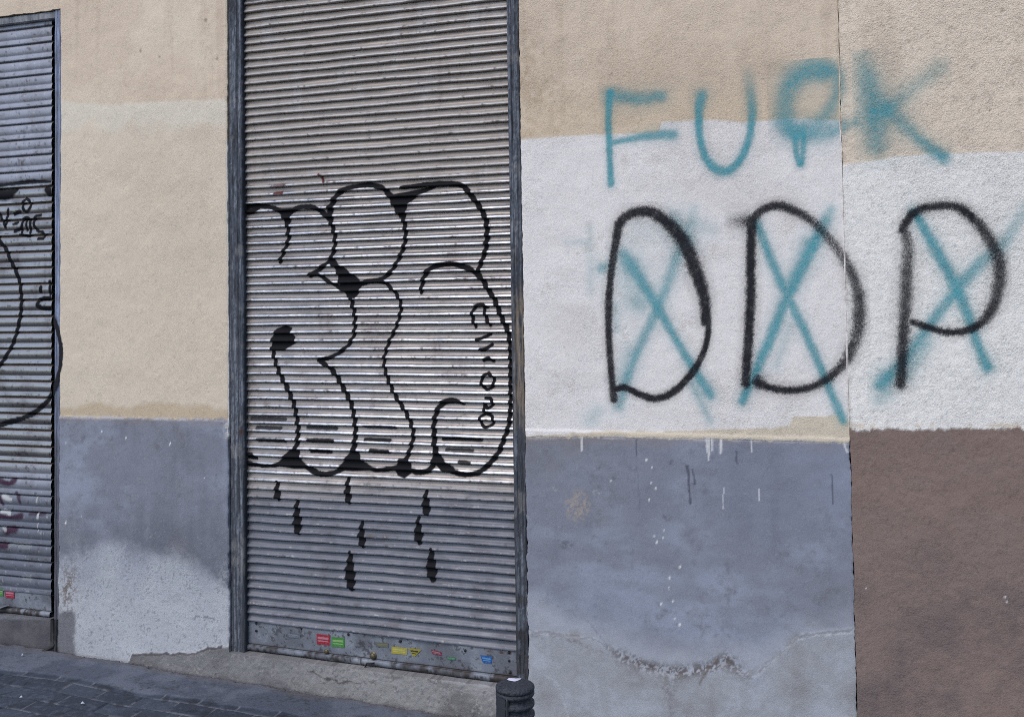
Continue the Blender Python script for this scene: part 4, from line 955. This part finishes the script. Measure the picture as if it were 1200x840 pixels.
# herringbone-less running bond of small grey setts, laid square to the wall
LX, LY = .165, .088
yy = Y3+(fbm(X3, Y3, 3, 2, 211)-.5)*.02; xx = X3+(fbm(X3, Y3, 3, 2, 213)-.5)*.02
rowi = np.floor(yy/LY); fx_ = xx/LX+.5*(rowi % 2)+(_h(rowi.astype(np.int64), rowi.astype(np.int64)*0, 5))*.15; ci_ = np.floor(fx_)
ey = np.abs(yy/LY-rowi-.5); ex = np.abs(fx_-ci_-.5)
joint = np.maximum(sstep(.5-.06, .5, ey), sstep(.5-.032, .5, ex))
hh = _h(rowi.astype(np.int64), ci_.astype(np.int64), 3)
n2 = fbm(X3, Y3, 12, 5, 215)-.5; n3 = fbm(X3, Y3, 60, 4, 217)-.5; n1 = fbm(X3, Y3, 3, 4, 219)-.5
edge = -.235+n1*.05+n2*.03                          # cement strip along the wall
cem = sstep(-.006, .006, Y3-edge)
Zg = gz(X3, Y3)+(n1*.012+n2*.004) - (1-cem)*(joint*.006*sstep(-.35, .1, n2+.2) - (hh-.5)*.004) + cem*.004
GAPW = np.where(X3 > XA(180), .034, .026)
Zg -= sstep(-GAPW, -GAPW+.012, Y3+n3*.03+n2*.03)*.030*sstep(-.26, -.12, n1+n2)     # broken gap at the foot of the wall
set_c = mixc(np.broadcast_to(A(62, 71, 88), X3.shape+(3,)), A(48, 55, 70), sstep(.2, .8, hh+n2)*.8)
set_c = mixc(set_c, A(84, 92, 112), sstep(.05, .25, n3-n2*.4)*.4)
set_c = mixc(set_c, A(128, 132, 148), joint*sstep(-.04, .10, n2+n1*.7)*.75)
set_c = mixc(set_c, A(44, 50, 64), joint*sstep(.02, -.10, n2+n1*.7)*.7)
cem_c = mixc(np.broadcast_to(A(90, 98, 116), X3.shape+(3,)), A(74, 82, 100), sstep(-.1, .2, n2+n1))
cem_c = mixc(cem_c, A(50, 54, 64), sstep(.15, .22, n3+n2*.3)*.75)
cem_c = mixc(cem_c, A(108, 112, 124), sstep(.18, .3, n3)*.4)
cem_c = mixc(cem_c, A(96, 92, 94), sstep(-.09, -.02, Y3+n2*.08)*.5)
set_c = mixc(set_c, A(40, 44, 54), sstep(.16, .22, fbm(X3, Y3, 28, 3, 231)-.5)*.6)
cem_c = np.clip(cem_c*1.12, 0, 1); set_c = np.clip(set_c*1.08, 0, 1)
gc = cem_c*cem[..., None]+set_c*(1-cem[..., None])
gc = mixc(gc, A(34, 34, 38), sstep(-GAPW, -GAPW+.010, Y3+n3*.03+n2*.03)*.9*sstep(-.26, -.12, n1+n2))
s = Sheet(); s.grid(X3, Y3, Zg, None, col=np.clip(gc*.8, .01, .9), rough=.8, metal=0.0, grain=1.0)
pv = s.build('pavement', M_GROUND); tag(pv, kind='structure')
def slab(name, x0, x1, y0, y1, zf, c, nx=60, ny=4, kind='structure', mat=M_GROUND):
    X_, Y_ = np.meshgrid(np.linspace(x0, x1, nx), np.linspace(y0, y1, ny)); Z_ = zf(X_, Y_)
    s = Sheet(); s.grid(X_, Y_, Z_, None, col=np.array(c), rough=.85, metal=0.0, grain=1.0); o = s.build(name, mat); tag(o, kind=kind); return o
# kerb stones
s = Sheet(); pr = np.array([(0, -.02), (0, .004), (-.012, .010), (-.10, .010), (-.115, .004), (-.12, -.12)])
X_, K = np.meshgrid(np.linspace(-6, 8, 400), np.arange(6)); Y_ = KY+pr[K, 0]; Z_ = gz(X_, KY)+pr[K, 1]
s.grid(X_, Y_, Z_, None, col=np.array([.22, .22, .23]), rough=.8, metal=0.0, grain=1.0); tag(s.build('kerb', M_GROUND, smooth=False), kind='structure')
slab('road', -250, 250, -300, KY-.118, lambda x, y: gz(x, np.maximum(y, -6.0))-.105, (.05, .05, .055), 80, 60)
slab('ground', -250, 250, KY-.2, 200, lambda x, y: gz(x, 0*y)-.5, (.10, .095, .09), 20, 20)

# ------------------------------------------------------------------ bollard
def bollard():
    dep = 2.52
    d = np.array([(603.5-CX)/F, (801-CY)/F, 1.0]) @ R.T
    # point at optical depth dep
    top = CAM+d*dep
    R_ = 46/2*dep/F
    g = float(gz(top[0], top[1])); H = float(top[2]-g)
    root = empty('bollard', (float(top[0]), float(top[1]), g), 'dark grey ribbed iron bollard with a white splat on its cap', 'bollard')
    m = plain('cast_iron', (.040, .045, .056), .6, .3, (140, .0045), .45)
    # ribbed shaft
    pr = [(R_*.30, H-.004), (R_*.80, H-.003)]
    z = H-.006; rib = .026
    prof = [(R_*.86, H-.010)]
    k = 0
    while z-rib > .10 and k < 60:
        prof += [(R_*.80, z-rib*.12), (R_*.80, z-rib*.22), (R_*.93, z-rib*.30), (R_*.985, z-rib*.38), (R_*.99, z-rib*.60), (R_*.96, z-rib*.72), (R_*.84, z-rib*.84), (R_*.79, z-rib*.93)]
        z -= rib; k += 1
        if k == 9: break
    prof += [(R_*.86, z-.004), (R_*.90, z-.02), (R_*.90, .13), (R_*.98, .12), (R_*1.0, .10), (R_*1.25, .05), (R_*1.5, .02), (R_*1.55, -.04)]
    lathe('shaft', [(p[0], p[1]) for p in prof], m, root, 48, 'z', (float(top[0]), float(top[1]), g))
    cap = lathe('cap', [(0.0005, H+.004), (R_*.5, H+.003), (R_*.86, H), (R_*.97, H-.003), (R_*1.0, H-.008), (R_*.98, H-.013), (R_*.84, H-.015)], m, root, 48, 'z', (float(top[0]), float(top[1]), g))
    # vertical strap cast on the side
    ang = math.atan2(CAM[1]-top[1], CAM[0]-top[0])-.42
    V = []
    zs = np.linspace(H-.018, H-.075, 6)
    c0 = np.array([top[0], top[1], g])
    s = Sheet()
    A_, Z_ = np.meshgrid(np.linspace(ang-.05, ang+.05, 5), np.linspace(H-.016, H-.074, 14))
    rr = R_*1.0+.004*np.array([0, 1, 1, 1, 0])[None]*np.ones_like(Z_)-.004*np.array([1, 0, 0, 0, 1])[None]
    rr = rr - ((Z_ > H-.0165) | (Z_ < H-.0735))*.006
    s.grid(c0[0]+rr*np.cos(A_), c0[1]+rr*np.sin(A_), c0[2]+Z_, None, col=np.array([.05, .055, .065]), rough=.55, metal=.3, grain=1.0)
    s.build('strap', M_METAL, root)
    # rough cast side panel left of the strap
    A2, Z2_ = np.meshgrid(np.linspace(ang-1.0, ang-.09, 24), np.linspace(H-.016, H-.078, 24))
    r2 = R_*(.99+.03*(fbm(A2*3, Z2_*60, 1, 3, 221)-.5)); e_ = (A2 < ang-.97) | (A2 > ang-.12) | (Z2_ > H-.018) | (Z2_ < H-.076)
    r2 = r2-e_*.008
    s = Sheet(); s.grid(c0[0]+r2*np.cos(A2), c0[1]+r2*np.sin(A2), c0[2]+Z2_, None, col=np.array([.045, .05, .06]), rough=.6, metal=.3, grain=2.5); s.build('side_plate', M_METAL, root)
    # white splat lying on the cap
    ca = math.atan2(CAM[1]-top[1], CAM[0]-top[0])
    n = 22; rr_, th = np.meshgrid(np.linspace(0.0, 1, 7), np.linspace(0, 2*np.pi, n))
    right = np.array([-math.sin(ca), math.cos(ca)]); fwd = np.array([math.cos(ca), math.sin(ca)])
    lx = rr_*np.cos(th)*.0165*(1+.25*np.sin(3*th+1)); ly = rr_*np.sin(th)*.010*(1+.3*np.sin(2*th))
    ly = ly-(lx/.0165)**2*.006
    cx_, cy_ = -.004, -R_*.36
    wx = c0[0]+(cx_+lx)*-right[0]*-1+(cy_+ly)*fwd[0]; wy = c0[1]+(cx_+lx)*right[1]+(cy_+ly)*fwd[1]
    wz = c0[2]+H+.0042+.003*(1-rr_**2)
    s = Sheet(); s.grid(wx, wy, wz, None, col=np.array([.62, .62, .72]), rough=.6, metal=0.0, grain=.5); s.build('white_splat', M_METAL, root)
bollard()

# ------------------------------------------------------------------ litter
M_PAPER = plain('paper', (.55, .56, .62), .8)
def scrap(u, v, size, lab, seed):
    p = ground_pt(u, v); rnd = np.random.RandomState(seed)
    n = 9; th = np.sort(rnd.rand(n)*2*np.pi); r = size*(.6+.5*rnd.rand(n))
    vt = [(p[0]+r[i]*np.cos(th[i]), p[1]+r[i]*np.sin(th[i])*.8, 0) for i in range(n)]
    V = []; 
    zc = float(gz(p[0], p[1]))+.016
    V.append((p[0], p[1], zc+size*.3))
    for i, q in enumerate(vt): V.append((q[0], q[1], zc-.006+rnd.rand()*size*.3))
    F3 = np.array([(0, 1+i, 1+(i+1) % n) for i in range(n)])
    me = raw_mesh('paper_scrap', np.array(V), F3, False)
    o = link('paper_scrap', me, M_PAPER); tag(o, lab, 'litter', 'scraps of litter on the pavement')
scrap(26, 770, .006, 'tiny white scrap on the cement strip near the foot of the far shutter', 1)
scrap(25, 820, .007, 'white speck on the setts at the bottom left corner', 2)
scrap(97, 827, .009, 'pale flattened scrap on the setts at the bottom, below the white-washed pier', 3)

# ------------------------------------------------------------------ light
W = bpy.data.worlds.new('World'); S.world = W; W.use_nodes = True
nt = W.node_tree; bg = nt.nodes['Background']; sky = nt.nodes.new('ShaderNodeTexSky'); sky.sky_type = 'NISHITA'; sky.sun_disc = False
EL, AZ = math.radians(52), math.radians(200)
sky.sun_elevation = EL; sky.sun_rotation = AZ; sky.air_density = 1.0; sky.dust_density = 1.0; sky.ozone_density = 1.0
nt.links.new(sky.outputs[0], bg.inputs[0]); bg.inputs[1].default_value = .13
sl = bpy.data.lights.new('sun', 'SUN'); sl.energy = .85; sl.angle = math.radians(22); sl.color = (1, .92, .84)
so = bpy.data.objects.new('sun', sl); COL.objects.link(so)
from mathutils import Vector, Matrix
dirv = Vector((math.sin(AZ)*math.cos(EL), math.cos(AZ)*math.cos(EL), math.sin(EL)))
so.rotation_euler = dirv.to_track_quat('Z', 'Y').to_euler(); so.location = dirv*20

# ------------------------------------------------------------------ camera
cd = bpy.data.cameras.new('camera'); co = bpy.data.objects.new('camera', cd); COL.objects.link(co)
cd.sensor_fit = 'HORIZONTAL'; cd.sensor_width = 36; cd.lens = F/1200*36
cd.shift_x = (600-CX)/1200; cd.shift_y = -(420-CY)/1200
cd.clip_end = 2000; cd.clip_start = .05
# camera axes in world: right = R@(1,0,0), up = R@(0,-1,0), back = R@(0,0,-1)
right = R @ np.array([1, 0, 0]); upv = R @ np.array([0, -1, 0]); back = R @ np.array([0, 0, -1])
co.matrix_world = Matrix(((right[0], upv[0], back[0], CAM[0]), (right[1], upv[1], back[1], CAM[1]), (right[2], upv[2], back[2], CAM[2]), (0, 0, 0, 1)))
S.camera = co
S.view_settings.view_transform = 'Standard'; S.view_settings.look = 'None'; S.view_settings.gamma = 1; S.view_settings.exposure = 0.6
S.cycles.use_denoising = False; S.cycles.filter_width = .95; S.cycles.adaptive_threshold = .005
print('CY', CY, 'DIST', DIST, 'pitch2', PITCH2, 'D0', D0, 'D1', D1, 'XS', XS, 'ZTOP', ZTOP, 'ZB', ZB, 'det', np.linalg.det(R))
